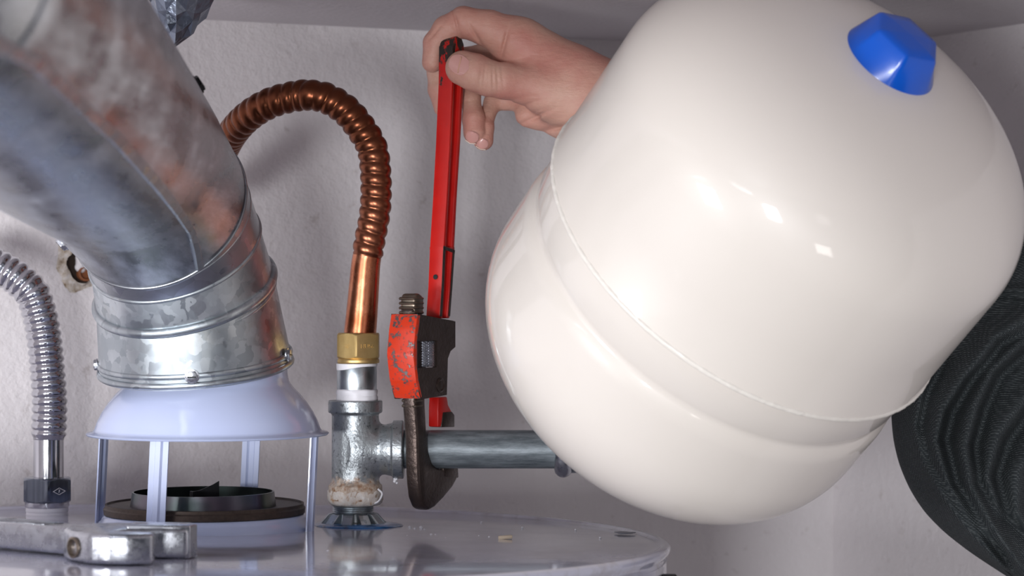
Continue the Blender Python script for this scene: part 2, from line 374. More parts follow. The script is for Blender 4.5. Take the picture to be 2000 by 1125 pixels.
# ------------------------------------------------------------------ water heater
HC = Vector((-0.1998, 1.6654, 0)); HR = 0.302
def ztop(X, Dd): return -0.1655 - 0.012*(X+0.1) - 0.015*(Dd-1.78)
HN = Vector((0.012, 0.015, 1)).normalized()
HC.z = ztop(HC.x, HC.y)
def on_heater(x, y, lift=0.0):
    """world point where the pixel ray meets the heater top"""
    r = Vector(((x-1000)/FPX, 1, (562.5-y)/FPX)); k = (HC.dot(HN))/(r.dot(HN)); p = r*k; return p + HN*lift
def on_heater_xy(X, Y, lift=0.0): return Vector((X, Y, ztop(X, Y)+lift))
H = thing('water_heater', 'pale grey enamelled round water heater with glossy flat top beneath the pipes', 'water heater', (HC.x, HC.y, FLOOR))
side = lathe((HC.x, HC.y, FLOOR), (0, 0, 1), [(HR-0.004, 0.0), (HR-0.002, 0.02), (HR-0.002, -FLOOR+HC.z-0.012)], 128)
part('jacket', *side, M['heater'], H)
top = [(0.0, 0.0008), (0.15, 0.0006), (HR-0.012, 0.0), (HR-0.0075, -0.0006), (HR-0.0055, 0.0010), (HR-0.003, 0.0016), (HR-0.0006, 0.0008), (HR+0.0006, -0.0012), (HR, -0.004), (HR-0.0025, -0.0065), (HR-0.003, -0.008), (HR-0.0018, -0.011), (HR-0.0018, -0.05), (HR-0.006, -0.052)]
part('top_cover', *lathe(HC, HN, top, 192), M['heater'], H, angle=60)
cl = on_heater(1294, 1086) 
part('cover_clip', *box((HC.x+0.2985, HC.y-0.062, HC.z-0.0225), (0.0045, 0.006, 0.0055), 0.0008), M['black_metal'], H, label='small dark metal clip below the cover rim')
# flue collar: stepped enamelled base, sooty ring, inner ring, baffle
HD = 1.745
def hp(px): return px/FPX*HD
FC = P(400, 1045, HD); FC.z = ztop(FC.x, FC.y)
k = lambda y: (562.5-y)/FPX*HD - FC.z
col = [(hp(170), 0.0), (hp(211), 0.0), (hp(210), 0.002), (hp(207), 0.003), (hp(205), 0.0050), (hp(201), 0.0058), (hp(199), 0.0075), (hp(195), 0.0095), (hp(190), 0.0100), (hp(150), 0.0100)]
fc = part('flue_collar', *lathe(FC, (0, 0, 1), col, 128), M['hood'], H, angle=50, label='pale blue enamelled stepped collar around the flue')
ring = [(hp(140), 0.0098), (hp(190), 0.0098), (hp(195), 0.0104), (hp(196), 0.0140), (hp(193), 0.0150), (hp(193), 0.0170), (hp(189), 0.0173), (hp(188), 0.0160), (hp(150), 0.0158), (hp(140), 0.0150)]
part('gasket_ring', *lathe(FC, (0, 0, 1), ring, 128), M['dark_iron'], fc, label='sooty dark ring on top of the collar')
def ringband(r0, r1, z0, z1, th=0.0012): return [(r0, z0), (r1, z1), (r1-th, z1), (r0-th, z0)]
ic = FC + Vector((hp(-3), 0, 0))
part('flue_rim', *lathe(ic, (0, 0, 1), ringband(hp(142), hp(138), 0.0145, 0.0250), 128, closed=True), M['heat_tint'], fc, label='heat tinted steel rim inside the dark ring')
part('flue_cavity', *lathe(ic, (0, 0, 1), [(0, 0.0152), (hp(140), 0.0152), (hp(140), 0.0160), (0, 0.0162)], 64), M['black_metal'], fc)
b0 = ic + Vector((0.000, -0.01, 0.030))
blade = prism(P(376, 985, HD), Vector((1, 0.25, 0)).normalized(), Vector((0, 0, 1)), [(0, 0), (hp(52), 0), (hp(52), hp(45)), (hp(40), hp(38)), (hp(14), hp(27)), (0, hp(25))], -0.0006, 0.0006, Vector((0.25, -1, 0)).normalized())
tab = prism(P(372, 985, HD-0.006), Vector((0.5, -1, 0)).normalized(), Vector((0, 0, 1)), [(0, 0), (0.006, 0), (0.006, hp(26)), (0, hp(26))], -0.0005, 0.0005, Vector((1, 0.5, 0)).normalized())
part('flue_baffle', *join(blade, tab), M['black_metal'], fc, label='bent dark sheet metal blade standing up from the flue')
# cold spots and crumbs
def blob_flat(c, rx, ry, n=20, lift=0.0004, jit=0.15, h=0.0003):
    V = []; 
    for z in (0, h):
        for i in range(n):
            t = 2*PI*i/n; q = 1+jit*math.sin(3*t+1)+jit*0.6*math.sin(5*t)
            p = Vector((c.x+rx*q*math.cos(t), c.y+ry*q*math.sin(t), 0)); p.z = ztop(p.x, p.y)+lift+z; V.append(p)
    F = [tuple(range(n)), tuple(range(n, 2*n))]+[(i, (i+1) % n, n+(i+1) % n, n+i) for i in range(n)]
    return V, F
part('paint_spot', *blob_flat(on_heater(1220, 1043), 0.0066, 0.009, lift=0.0008), M['spot'], H, label='blue grey paint spot near the rim')

# ------------------------------------------------------------------ draft hood
HB = P(406, 846, HD)
Hd = thing('draft_hood', 'pale blue enamelled bell shaped draft hood on four legs', 'draft hood', (HB.x, HB.y, ztop(HB.x, HB.y)))
yh = lambda y: (846-y)/FPX*HD
bell = [(hp(234), yh(849)), (hp(236), yh(846)), (hp(234), yh(844)), (hp(223), yh(842)), (hp(219), yh(836)), (hp(214), yh(822)), (hp(205), yh(804)), (hp(193), yh(786)), (hp(178), yh(768)), (hp(165), yh(755)), (hp(158), yh(744)), (hp(155), yh(730)), (hp(155), yh(690))]
th = 0.0013
inner = [(r-th, z) for r, z in reversed(bell)]
part('bell', *lathe(HB, (0, 0, 1), bell+inner, 128, closed=True), M['hood'], Hd, angle=70)
def leg(ang):
    c, s = math.cos(ang), math.sin(ang); rad = Vector((c, s, 0)); tan = Vector((-s, c, 0))
    r = hp(227); topz = HB.z + yh(847); bx = hp(-9)
    V = []; prof = [(-hp(19), 0), (-hp(19), 0.001), (-hp(8), 0.001), (-hp(5), 0.0028), (hp(5), 0.0028), (hp(8), 0.001), (hp(19), 0.001), (hp(19), 0.0), (hp(8.5), 0), (hp(5), 0.0016), (-hp(5), 0.0016), (-hp(8.5), 0)]
    rows = [0, 1]
    for q in rows:
        zb = None
        for (a, d) in prof:
            p = HB + rad*(r+d-0.002) + tan*a; p.x += bx*q
            p.z = topz if q == 0 else ztop(p.x, p.y)+0.0002
            V.append(p)
    k = len(prof); F = [(i, (i+1) % k, k+(i+1) % k, k+i) for i in range(k)] + [tuple(range(k)), tuple(range(k, 2*k))]
    return V, F
for a in (math.atan2(-.957, -.29), math.atan2(-.29, .957), math.atan2(.957, .29), math.atan2(.29, -.957)):
    part('leg', *leg(a), M['hood'], Hd, angle=30)

# ------------------------------------------------------------------ vent elbow and vent pipe
class Ring: pass
def ring(cx, cy, D, hw, phi=None, sx=0.0, sy=-1.0, nrm=None):
    g = Ring(); g.c = P(cx, cy, D); g.r = hw/FPX*D
    v = g.c.normalized(); s = Vector((sx, 0, -sy)); s = (s - v*s.dot(v)).normalized()
    g.n = Vector(nrm).normalized() if nrm is not None else (-v*math.sin(math.radians(phi)) + s*math.cos(math.radians(phi))).normalized()
    a, g.e1, g.e2 = basis(g.n); return g
def ringpt(g, t, dr=0.0, dn=0.0): return g.c + (g.e1*math.cos(t)+g.e2*math.sin(t))*(g.r+dr) + g.n*dn
def loft(gs, n=96, drs=None, th=0.0009, a0=0, a1=2*PI):
    """outer skin through rings, then back on the inside: a sheet tube with thickness"""
    full = abs(a1-a0-2*PI) < 1e-6; m = n if full else n+1
    rows = [(g, (drs[i] if drs else 0)) for i, g in enumerate(gs)]
    rows = rows + [(g, d-th) for g, d in reversed(rows)]
    V = []; F = []
    for g, d in rows:
        for i in range(m): V.append(ringpt(g, a0+(a1-a0)*i/n, d))
    K = len(rows)
    for k2 in range(K):
        k3 = (k2+1) % K
        for i in range(n):
            j = (i+1) % m; F.append((k2*m+i, k2*m+j, k3*m+j, k3*m+i))
    return V, F
def lerp_ring(A, B, t):
    g = Ring(); g.c = A.c.lerp(B.c, t); g.r = A.r+(B.r-A.r)*t; g.n = A.n.lerp(B.n, t).normalized()
    a, g.e1, g.e2 = basis(g.n); return g
def shift_ring(A, dn):
    g = Ring(); g.c = A.c + A.n*dn; g.r = A.r; g.n = A.n; g.e1 = A.e1; g.e2 = A.e2; return g
def bead(g, rb, h, n=128):
    """rounded bead hoop around a ring"""
    V = []; F = []; K = 10
    for k2 in range(K):
        t2 = 2*PI*k2/K
        for i in range(n): V.append(ringpt(g, 2*PI*i/n, rb*math.cos(t2), h*math.sin(t2)))
    for k2 in range(K):
        for i in range(n):
            j = (i+1) % n; F.append((k2*n+i, k2*n+j, ((k2+1) % K)*n+j, ((k2+1) % K)*n+i))
    return V, F
def unit(x, y): l = math.hypot(x, y); return x/l, y/l
R0 = ring(383, 722, 1.745, 187, 11.0, *unit(-.08, -1))
R1 = ring(361, 566, 1.728, 176, 25.0, *unit(-.25, -1))
R2 = ring(341, 484, 1.712, 170, 33.0, *unit(-.34, -1))
R3 = ring(326, 436, 1.695, 169, 40.0, *unit(-.52, -1))
R4 = ring(305, 400, 1.672, 174, 52.0, *unit(-.7, -1))
R5 = ring(244, 315, 1.60, 190, nrm=(-.10, -1, .30))
R6 = ring(128, 204, 1.40, 234, nrm=(-.02, -1, .17))
R7 = ring(20, 89, 1.25, 267, nrm=(-.0, -1, .17))
R8 = ring(-195, -90, 1.03, 324, nrm=(-.0, -1, .12))
R9 = ring(-1000, -560, 0.60, 600, nrm=(-.0, -1, .1))
El = thing('vent_elbow', 'galvanised sheet metal vent elbow with beaded seams sitting on the pale blue draft hood', 'vent elbow', (R0.c.x, R0.c.y, HB.z+yh(700)))
g0 = [shift_ring(R0, -0.0005), shift_ring(R0, 0.004), lerp_ring(R0, R1, 0.5), shift_ring(R1, 0)]
part('lower_gore', *loft(g0, drs=[0, 0, 0, 0]), M['galv'], El, angle=60)
part('hem_bead', *bead(shift_ring(R0, 0.0022), 0.0019, 0.0024), M['galv'], El, angle=180)
part('hem_bead', *bead(shift_ring(R0, 0.0085), 0.0012, 0.0020), M['galv'], El, angle=180)
part('middle_gore', *loft([shift_ring(R1, -0.003), R1, lerp_ring(R1, R2, .5), R2]), M['galv'], El, angle=60)
part('seam_bead', *bead(R1, 0.0030, 0.0036), M['galv'], El, angle=180)
part('seam_bead', *bead(shift_ring(R1, -0.006), 0.0012, 0.0016), M['galv'], El, angle=180)
part('upper_gore', *loft([R2, lerp_ring(R2, R3, .5), R3], drs=[0.0008]*3), M['galv_smooth'], El, angle=60)
part('seam_bead', *bead(R2, 0.0019, 0.0018), M['galv'], El, angle=180)
part('collar_gore', *loft([shift_ring(R3, -0.002), R3, R4], drs=[0.0012]*3), M['galv_smooth'], El, angle=60)
part('seam_bead', *bead(R3, 0.0017, 0.0012), M['galv'], El, angle=180)
def screw(g, t, par, dn=0.0, dr=0.0, mt='chrome_worn', r=0.0036):
    p = ringpt(g, t, dr, dn); nr = (g.e1*math.cos(t)+g.e2*math.sin(t))
    a = hexnut(p-nr*0.0006, nr, r, 0.0028, n=48); fl = lathe(p-nr*0.0006, nr, [(r*1.35, 0), (r*1.35, 0.0009), (r*0.9, 0.0012)], 24)
    s = part('screw', *join(a, fl), M[mt], par)
    a_, e1, e2 = basis(nr)
    V, F = prism(p+nr*0.0020, e1, e2, [(-r*.8, -r*.12), (r*.8, -r*.12), (r*.8, r*.12), (-r*.8, r*.12)], 0, 0.0004, nr)
    part('screw_slot', V, F, M['dark_screw'], s)
screw(R0, -PI/2+0.09, El, 0.0085, 0.001)
screw(R0, -0.22, El, 0.0095, 0.001, r=0.0034)
screw(R0, PI+0.1, El, 0.0085, 0.001, r=0.0032)
Vp = thing('vent_pipe', 'large galvanised vent pipe blurred in the upper left foreground with raised lengthwise seam', 'vent pipe', tuple(R5.c))
part('pipe_wall', *loft([shift_ring(R4, -0.004), R4, lerp_ring(R4, R5, .5), R5, lerp_ring(R5, R6, .5), R6, lerp_ring(R6, R7, .5), R7, R8, R9], drs=[0.0026]*10), M['galv_brushed'], Vp, angle=180)
part('end_bead', *bead(shift_ring(R4, -0.003), 0.0036, 0.0012), M['galv_smooth'], Vp, angle=180)
part('joint_bead', *bead(lerp_ring(R8, R9, 0.10), 0.0045, 0.004), M['galv_brushed'], Vp, angle=180)
gsl = [(R4, -1.0), (lerp_ring(R4, R5, .5), -.9), (R5, -.82), (lerp_ring(R5, R6, .5), -.76), (R6, -.72), (lerp_ring(R6, R7, .5), -.72), (R7, -.72), (R8, -.68), (R9, -.66)]
V = []; F = []
for g, t0 in gsl:
    for dt, dr in ((-0.045, 0.0025), (-0.045, 0.0040), (-0.030, 0.0052), (0.030, 0.0052), (0.045, 0.0040), (0.045, 0.0025)): V.append(ringpt(g, t0+dt, dr))
for k_ in range(len(gsl)-1):
    for i in range(6): j = (i+1) % 6; F.append((k_*6+i, k_*6+j, (k_+1)*6+j, (k_+1)*6+i))
F.append(tuple(range(6))); F.append(tuple(len(V)-6+i for i in range(6)))
part('lengthwise_seam', V, F, M['galv_smooth'], Vp, angle=30)
screw(lerp_ring(R5, R6, .35), 0.58, Vp, 0, 0.003, 'dark_screw', 0.0045)
screw(lerp_ring(R4, R5, .6), PI+0.72, Vp, 0, 0.003, 'chrome_worn', 0.0042)

# ------------------------------------------------------------------ foil wrapped duct
def foil():
    D = 1.77; V = []; F = []; apex = P(338, 93, D)
    rows = 9; n = 16; rg = np.random.default_rng(3)
    for k in range(rows):
        t = k/(rows-1); y = 93 - t*133
        xl = 338 - 62*t**0.8; xr = 338 + 95*t**0.62
        c = P((xl+xr)/2, y, D); hw = (xr-xl)/2/FPX*D + 0.0006
        for i in range(n):
            a = 2*PI*i/n; j = 1+rg.normal()*0.09*(1 if math.cos(a)**2 < .95 else 0.25)
            V.append(Vector((c.x+math.cos(a)*hw*min(j, 1.06), c.y+math.sin(a)*(0.004+0.030*t)*j, c.z+rg.normal()*0.0022*min(1, t*4))))
    for k in range(rows-1):
        for i in range(n):
            j = (i+1) % n; a, b, c, d = k*n+i, k*n+j, (k+1)*n+j, (k+1)*n+i
            if (i+k) % 2: F += [(a, b, c), (a, c, d)]
            else: F += [(a, b, d), (b, c, d)]
    F.append(tuple(range(n))); F.append(tuple((rows-1)*n+i for i in range(n)))
    return V, F
V, F = foil()
part('foil_wrap', V, F, M['foil'], smooth=False, base=tuple(P(345, -30, 1.77)), label='crumpled silver foil hanging in a point from the ceiling behind the vent pipe', cat='foil')

# ------------------------------------------------------------------ hole in the wall
def wall_hit(x, y, off=0.0):
    r = Vector(((x-1000)/FPX, 1, (562.5-y)/FPX)); k = W0.dot(BN)/r.dot(BN); return r*k + BN*off
hc = wall_hit(153, 517)
Hl = thing('wall_hole', 'ragged hole in the back wall with torn plaster left of the vent elbow', 'wall hole', tuple(hc))
def crater():
    V = []; F = []; n = 48; rg = np.random.default_rng(5); nz = rg.normal(size=(6, n))
    sm = lambda a: (a+np.roll(a, 1)+np.roll(a, -1))/3
    prof = [(0.0, 0.0006), (0.0105, 0.0008), (0.0125, 0.004), (0.0138, 0.0036), (0.0160, 0.0016), (0.0205, 0.0002)]
    for k, (r, h) in enumerate(prof):
        q = sm(sm(nz[k]))
        for i in range(n):
            t = 2*PI*i/n; rr = r*(1+0.22*q[i]*(k > 1)); hh = h*(1+0.5*q[i]*(k > 1))
            V.append(hc + BD*rr*math.cos(t)*0.8 + Vector((0, 0, 1))*rr*math.sin(t) + BN*max(hh, 0.0001))
    for k in range(len(prof)-1):
        for i in range(n): j = (i+1) % n; F.append((k*n+i, k*n+j, (k+1)*n+j, (k+1)*n+i))
    return V, F, n
V, F, n_ = crater()
part('torn_plaster', V, F[n_*2:], M['plaster_torn'], Hl, recalc=False, angle=180)
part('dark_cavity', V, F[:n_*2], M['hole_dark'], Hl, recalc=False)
def lumps(center, ext, count, r0, r1, seed, res=0.0008):
    rg = np.random.default_rng(seed); cs = [(center[0]+rg.uniform(-1, 1)*ext[0], center[1]+rg.uniform(-1, 1)*ext[1], center[2]+rg.uniform(-1, 1)*ext[2], rg.uniform(r0, r1)) for _ in range(count)]
    def fn(X, Y, Z):
        d = None
        for x, y, z, r in cs:
            q = np.sqrt((X-x)**2+(Y-y)**2+(Z-z)**2)-r; d = q if d is None else smin(d, q, r*0.4)
        return d
    R = r1*1.3; return nets(fn, [center[i]-ext[i]-R for i in range(3)], [center[i]+ext[i]+R for i in range(3)], res)
p = wall_hit(154, 513, 0.004)
part('white_caulk', *lumps(tuple(p), (0.002, 0.002, 0.006), 9, 0.0025, 0.0040, 1), M['foam'], Hl, angle=180)
p = wall_hit(163, 534, 0.004)
part('rusty_pipe_end', *lathe(p, BN, [(0.0, -0.003), (0.006, -0.003), (0.006, 0.003), (0.0045, 0.0034), (0.004, 0.0)], 24), M['rust_pipe'], Hl)

# ------------------------------------------------------------------ flexible copper connector
def corrug(r0, amp, pitch, s0, s1, ph=0.0, sharp=0.62, helix=True, blend=0.004):
    def f(s, t):
        if s < s0 or s > s1: return r0
        x = (s-s0)/pitch + (t/(2*PI) if helix else 0) + ph
        w_ = abs(math.sin(PI*x))**sharp
        e = min(1, (s-s0)/blend, (s1-s)/blend)
        return r0 + amp*w_*e
    return f
TD = 1.78
def tp(px): return px/FPX*TD
cpts = [(703, 652), (706, 620), (710, 570), (714, 520), (717, 500), (724, 460), (730, 430), (734, 395), (734, 343), (727, 290), (704, 249), (675, 215), (640, 193), (612, 186.5), (583, 187), (534, 199), (493, 221), (462, 250), (440, 285), (425, 325), (414, 370)]
dep = [TD]*12+[TD, TD, 1.785, 1.79, 1.80, 1.82, 1.86, 1.91, 1.95]
path = catmull([P(x, y, d) for (x, y), d in zip(cpts, dep)], 12)
path += [path[-1]+(path[-1]-path[-2])*k for k in (0.5, 1, 1.5, 2)]
pp, ss = resample(path, 0.0005)
# arc length where the ribs begin
i0 = int(np.argmin([abs((562.5-FPX*q[2]/q[1])-505) for q in pp[:400]])); S0 = ss[i0]
CC = thing('copper_connector', 'corrugated copper water connector arching from the tee to the wall behind the vent', 'copper pipe', tuple(P(700, 708, TD)))
s_split = i0
def cuff_r(s, t): return tp(31.5) + (tp(26.5)-tp(31.5))*min(1, s/(S0*0.9))
ph, _ = pp[:i0+2], None
part('cuff', *tube(pp[:i0+4:3], lambda s, t: tp(31.8) - tp(3.6)*min(1, s/S0), 48), M['copper'], CC, angle=60, label='smooth bright copper end')
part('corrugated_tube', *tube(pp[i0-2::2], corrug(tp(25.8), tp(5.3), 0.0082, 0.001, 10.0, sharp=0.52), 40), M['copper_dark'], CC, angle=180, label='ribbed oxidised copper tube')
bc = P(700, 700, TD)
nut = hexnut(bc, (0, 0, 1), tp(40), tp(50), a0=0.52)
br2 = lathe(P(700, 709, TD), (0, 0, 1), [(tp(33), 0), (tp(40), 0), (tp(41), 0.0006), (tp(41), tp(6)), (tp(39), tp(9)), (tp(33), tp(9))], 64)
part('brass_nut', *join(nut, br2), M['brass'], CC, angle=30, label='brass hexagonal union nut with faint stamping')

def lettering(txt, c, u, nrm, size, depth=0.00015):
    cu = bpy.data.curves.new('stamp', 'FONT'); cu.body = txt; cu.size = size; cu.align_x = 'CENTER'; cu.align_y = 'CENTER'; cu.extrude = depth
    ob = bpy.data.objects.new('stamp', cu); COL.objects.link(ob); bpy.context.view_layer.update()
    me = bpy.data.meshes.new_from_object(ob.evaluated_get(bpy.context.evaluated_depsgraph_get()))
    V = [c + u*v.co.x + Vector((0, 0, 1))*v.co.y + nrm*v.co.z for v in me.vertices]; F = [tuple(p.vertices) for p in me.polygons]
    bpy.data.objects.remove(ob); bpy.data.curves.remove(cu); bpy.data.meshes.remove(me); return V, F
for txt, an in (('0F', -2*PI/3), ('NU56', -PI/3)):
    nr = Vector((math.cos(an), math.sin(an), 0)); uu = Vector((-math.sin(an), math.cos(an), 0))
    part('stamped_letters', *lettering(txt, P(700, 676, TD) + nr*(tp(40)+0.00005), uu, nr, 0.0042), M['brass'], bpy.data.objects['brass_nut'], smooth=False)

# ------------------------------------------------------------------ nipple above the tee
Np = thing('dielectric_nipple', 'short galvanised nipple between the brass nut and the tee wrapped in white tape', 'pipe nipple', tuple(P(697, 782, TD)))
zz = lambda y: (782-y)/FPX*TD
part('barrel', *lathe(P(697, 782, TD), (0, 0, 1), [(tp(30), zz(790)), (tp(38.5), zz(790)), (tp(38.5), zz(760)), (tp(39), zz(757)), (tp(39), zz(716)), (tp(37), zz(712)), (tp(30), zz(712))], 64), M['galv'], Np)
part('white_tape', *lathe(P(697, 782, TD), (0, 0, 1), [(tp(37), zz(783)), (tp(40.5), zz(783)), (tp(41), zz(776)), (tp(39.6), zz(772)), (tp(40.6), zz(769)), (tp(40.4), zz(762)), (tp(38), zz(759.5))], 64, rmod=lambda r, h, t: r*(1+0.012*math.sin(5*t+h*900)+0.008*math.sin(11*t))), M['tape'], Np)
tt = lathe(P(697, 782, TD), (0, 0, 1), [(tp(38), zz(720)), (tp(39.8), zz(718)), (tp(40), zz(710)), (tp(37), zz(709.5))], 64)
part('white_tape', [Vector(v)+Vector((0, 0, 0.0015*math.sin((Vector(v).x-P(697, 782, TD).x)*120+0.3) if (562.5-FPX*Vector(v).z/Vector(v).y) > 714 else 0)) for v in tt[0]], tt[1], M['tape'], Np)

# ------------------------------------------------------------------ tee
Te = thing('pipe_tee', 'galvanised cast iron pipe tee with crusted lower rim on the heater top', 'pipe tee', tuple(P(694, 960, TD)))
tc = P(694, 878, TD)
def tee_fn(X, Y, Z):
    x, y, z = X-tc.x, Y-tc.y, Z-tc.z
    rv = np.sqrt((x)**2+y**2); rb = np.sqrt(y**2+z**2)
    run = np.maximum(rv-tp(46), np.abs(z)-tp(92))
    brn = np.maximum(rb-tp(43), np.abs(x-tp(40))-tp(42))
    brn2 = np.maximum(rb-(tp(43)+np.clip((x-tp(46))/tp(20), 0, 1)*tp(8)), np.abs(x-tp(47))-tp(46))
    d = smin(run, brn2, 0.0075)
    top = np.maximum(rv-tp(53), np.abs(z-tp(84))-tp(12)); bot = np.maximum(rv-tp(50), np.abs(z+tp(84))-tp(12))
    bb = np.maximum(rb-tp(57), np.abs(x-tp(84))-tp(10))
    d = smin(d, top, 0.002); d = smin(d, bot, 0.006); d = smin(d, bb, 0.0025)
    bore = np.maximum(rv-tp(34), tp(60)-np.abs(z)); bore2 = np.maximum(rb-tp(34), -(x-tp(50)))
    d = np.maximum(d, -bore); d = np.maximum(d, -bore2)
    return d
V, F = nets(tee_fn, [tc.x-0.021, tc.y-0.022, tc.z-0.036], [tc.x+0.036, tc.y+0.022, tc.z+0.037], 0.0007)
part('body', V, F, M['cast'], Te, angle=180)
pz = [(tp(49), 0.0)]
rgc = np.random.default_rng(11)
cr = lathe(P(694, 985, TD), (0, 0, 1), [(tp(40), 0.0)] + [(tp(q), (985-y)/FPX*TD) for q, y in ((46, 986), (51, 982), (53.5, 975), (54, 966), (52.5, 958), (49, 952), (46.5, 950))], 96, rmod=lambda r, h, t: r*(1+0.02*math.sin(7*t+h*500)+0.018*math.sin(13*t-h*900)+0.012*math.sin(29*t+h*1500)))
part('mineral_crust', *cr, M['crust'], Te, angle=180, label='white crust with rust stains on the lower rim')
shred = catmull([P(738, 955, TD-.012), P(746, 963, TD-.013), P(744, 972, TD-.013), P(738, 980, TD-.012), P(728, 984, TD-.012), P(722, 981, TD-.013), P(717, 985, TD-.013)], 6)
part('tape_shred', *tube(shred, 0.0007, 8), M['tape'], Te, angle=180)
# small casting mark
def stroke(pts, nrm, u, w_=0.0008): return tube(catmull(pts, 4), w_*0.5, 6)
def tee_surf(dx, dz):
    x = tp(dx); return Vector((tc.x+x, tc.y-math.sqrt(max(tp(46)**2-x*x, 1e-8))-0.0001, tc.z-tp(dz)))
marks = [stroke([tee_surf(16, -2), tee_surf(21, -6), tee_surf(24, -3), tee_surf(20, 2), tee_surf(15, 6), tee_surf(19, 9), tee_surf(22, 6)], 0, 0), stroke([tee_surf(14, 9), tee_surf(24, -8)], 0, 0, 0.0007), stroke([tee_surf(26, -8), tee_surf(29, -10), tee_surf(30, -6), tee_surf(26, -4), tee_surf(29, 1)], 0, 0)]
marks = [([Vector(v)-Vector((0, 0.0018, 0)) for v in V_], F_) for V_, F_ in marks]
part('casting_mark', *join(*marks), M['galv'], Te, angle=180)

# ------------------------------------------------------------------ threaded nipple with fluted washer on blue escutcheon
nb = on_heater(690, 1030); nb = Vector((P(690, 1030, TD).x, TD, ztop(P(690, 1030, TD).x, TD)))
Tn = thing('threaded_nipple', 'zinc threaded nipple below the tee with a fluted spreading foot', 'pipe nipple', tuple(nb))
prof = [(tp(28), 0.002)]
zt = (1030-984)/FPX*TD; z0 = 0.0050
K = 40
for k in range(K+1):
    z = z0 + (zt-z0)*k/K; prof.append((tp(39.5)+0.00045*math.sin(2*PI*k/5.0), z))
prof.append((tp(30), zt))
part('thread', *lathe(nb, (0, 0, 1), prof, 64), M['galv'], Tn, angle=60)
fins = []
for i in range(10):
    a = 2*PI*i/10+0.16; c, s = math.cos(a), math.sin(a); rad = Vector((c, s, 0)); tn = Vector((-s, c, 0))
    q = prism(nb, rad, Vector((0, 0, 1)), [(tp(34), 0.0022), (tp(64), 0.0022), (tp(47), 0.0088), (tp(34), 0.0098)], -0.0038, 0.0038, tn, 0.0004, 1); fins.append(q)
fins.append(lathe(nb, (0, 0, 1), [(tp(34), 0.0018), (tp(68), 0.0014), (tp(70), 0.0022), (tp(48), 0.0030), (tp(41), 0.0036), (tp(40), 0.0090), (tp(33), 0.0090)], 64))
part('fluted_foot', *join(*fins), M['galv'], Tn, smooth=False)
ec = nb + Vector((tp(10), -0.004, 0))
E_ = lathe(ec, HN, [(0.0, 0.0006), (0.020, 0.0004), (tp(84), 0.0002), (tp(85), 0.0008), (tp(82), 0.0017), (0.022, 0.0026), (0.0, 0.0026)], 72, rmod=lambda r, h, t: r*(1+0.03*math.sin(2*t+.4)+0.02*math.sin(5*t)+0.012*math.sin(9*t+1)))
part('blue_disc', *E_, M['escut'], base=tuple(ec), label='torn blue plastic disc under the fluted foot of the threaded nipple', cat='plastic disc', angle=50)

# ------------------------------------------------------------------ horizontal pipe and elbow to the tank
pz_ = P(0, 877.5, TD).z
Pi_ = thing('grey_pipe', 'scuffed dark grey horizontal pipe running from the wrench behind the tank', 'pipe', (P(830, 0, TD).x, TD, pz_))
x0 = P(775, 0, TD).x; x1 = P(1112, 0, TD).x
part('pipe_barrel', *tube([Vector((x0, TD, pz_)), Vector((x1, TD, pz_))], tp(37.5), 64), M['grey_pipe'], Pi_, angle=60)
thr = tube([Vector((x1-0.004+0.0002*i, TD, pz_)) for i in range(60)], lambda s, t: tp(34)+0.0006*math.sin(2*PI*s/0.0018), 48)
part('thread', *thr, M['galv'], Pi_, angle=60)

# ------------------------------------------------------------------ expansion tank
TC = P(1460, 490, 1.60); TA = Vector((.461, -.573, .677)).normalized()
ET = thing('expansion_tank', 'large cream enamelled expansion tank tilted across the right foreground', 'expansion tank', tuple(TC - TA*0.172))
def dome(s0, R, c, sign, p=2.15, n=26):
    out = []
    for i in range(n+1):
        t = PI/2*i/n; out.append((max(0.0, R*abs(math.cos(t))**(2/p)) if i < n else 0.0, s0+sign*c*math.sin(t)**(2/p)))
    return out
up = [(0.1355, -0.0015), (0.1385, -0.001), (0.1385, 0.0004), (0.1372, 0.003), (0.1372, 0.04)] + dome(0.082, 0.1372, 0.083, 1)
part('upper_shell', *lathe(TC, TA, up, 256), M['cream'], ET, angle=60)
lo = [(0.130, 0.002), (0.1345, 0.0005), (0.1340, -0.012), (0.1338, -0.026), (0.1322, -0.0300), (0.1312, -0.0330), (0.1322, -0.0355), (0.1345, -0.0390), (0.1352, -0.046)] + dome(-0.076, 0.1352, 0.097, -1, 2.1)
part('lower_shell', *lathe(TC, TA, lo, 256), M['cream'], ET, angle=60)
V = []; 
wb = lathe(TC, TA, [(0.1374+0.0017*math.cos(t), -0.0004+0.0020*math.sin(t)) for t in [2*PI*i/10 for i in range(10)]], 400, closed=True, rmod=lambda r, h, t: r+0.00012*math.sin(t*57)+0.0001*math.sin(t*131+2))
part('weld_seam', *wb, M['cream_bead'], ET, angle=180, label='raised weld bead around the waist')
# blue cap
AP = TC + TA*0.1635
def cap_r(r, h, t):
    k = min(1, max(0, (h-0.002)/0.016)); flat = (t-0.35) % (2*PI/6) - PI/6
    poly = math.cos(PI/6)/math.cos(flat)
    return r*((1-k)+k*poly*1.06)
capp = [(a_*1.12, b_*1.08) for a_, b_ in [(0.0, -0.001), (0.0262, -0.001), (0.0268, 0.0005), (0.0262, 0.002), (0.0240, 0.007), (0.0215, 0.013), (0.0195, 0.0180), (0.0180, 0.0195), (0.012, 0.0206), (0.0, 0.0212)]]
part('air_valve_cap', *lathe(AP - TA*0.0016, TA, capp, 96, rmod=cap_r), M['blue_cap'], ET, angle=50, label='blue plastic valve cap')
TB = TC - TA*0.172
Ef = thing('elbow_fitting', 'small shiny threaded elbow peeking out where the grey pipe meets the cream tank', 'pipe fitting', tuple(TB))
e0 = Vector((x1-0.002, TD, pz_)); 
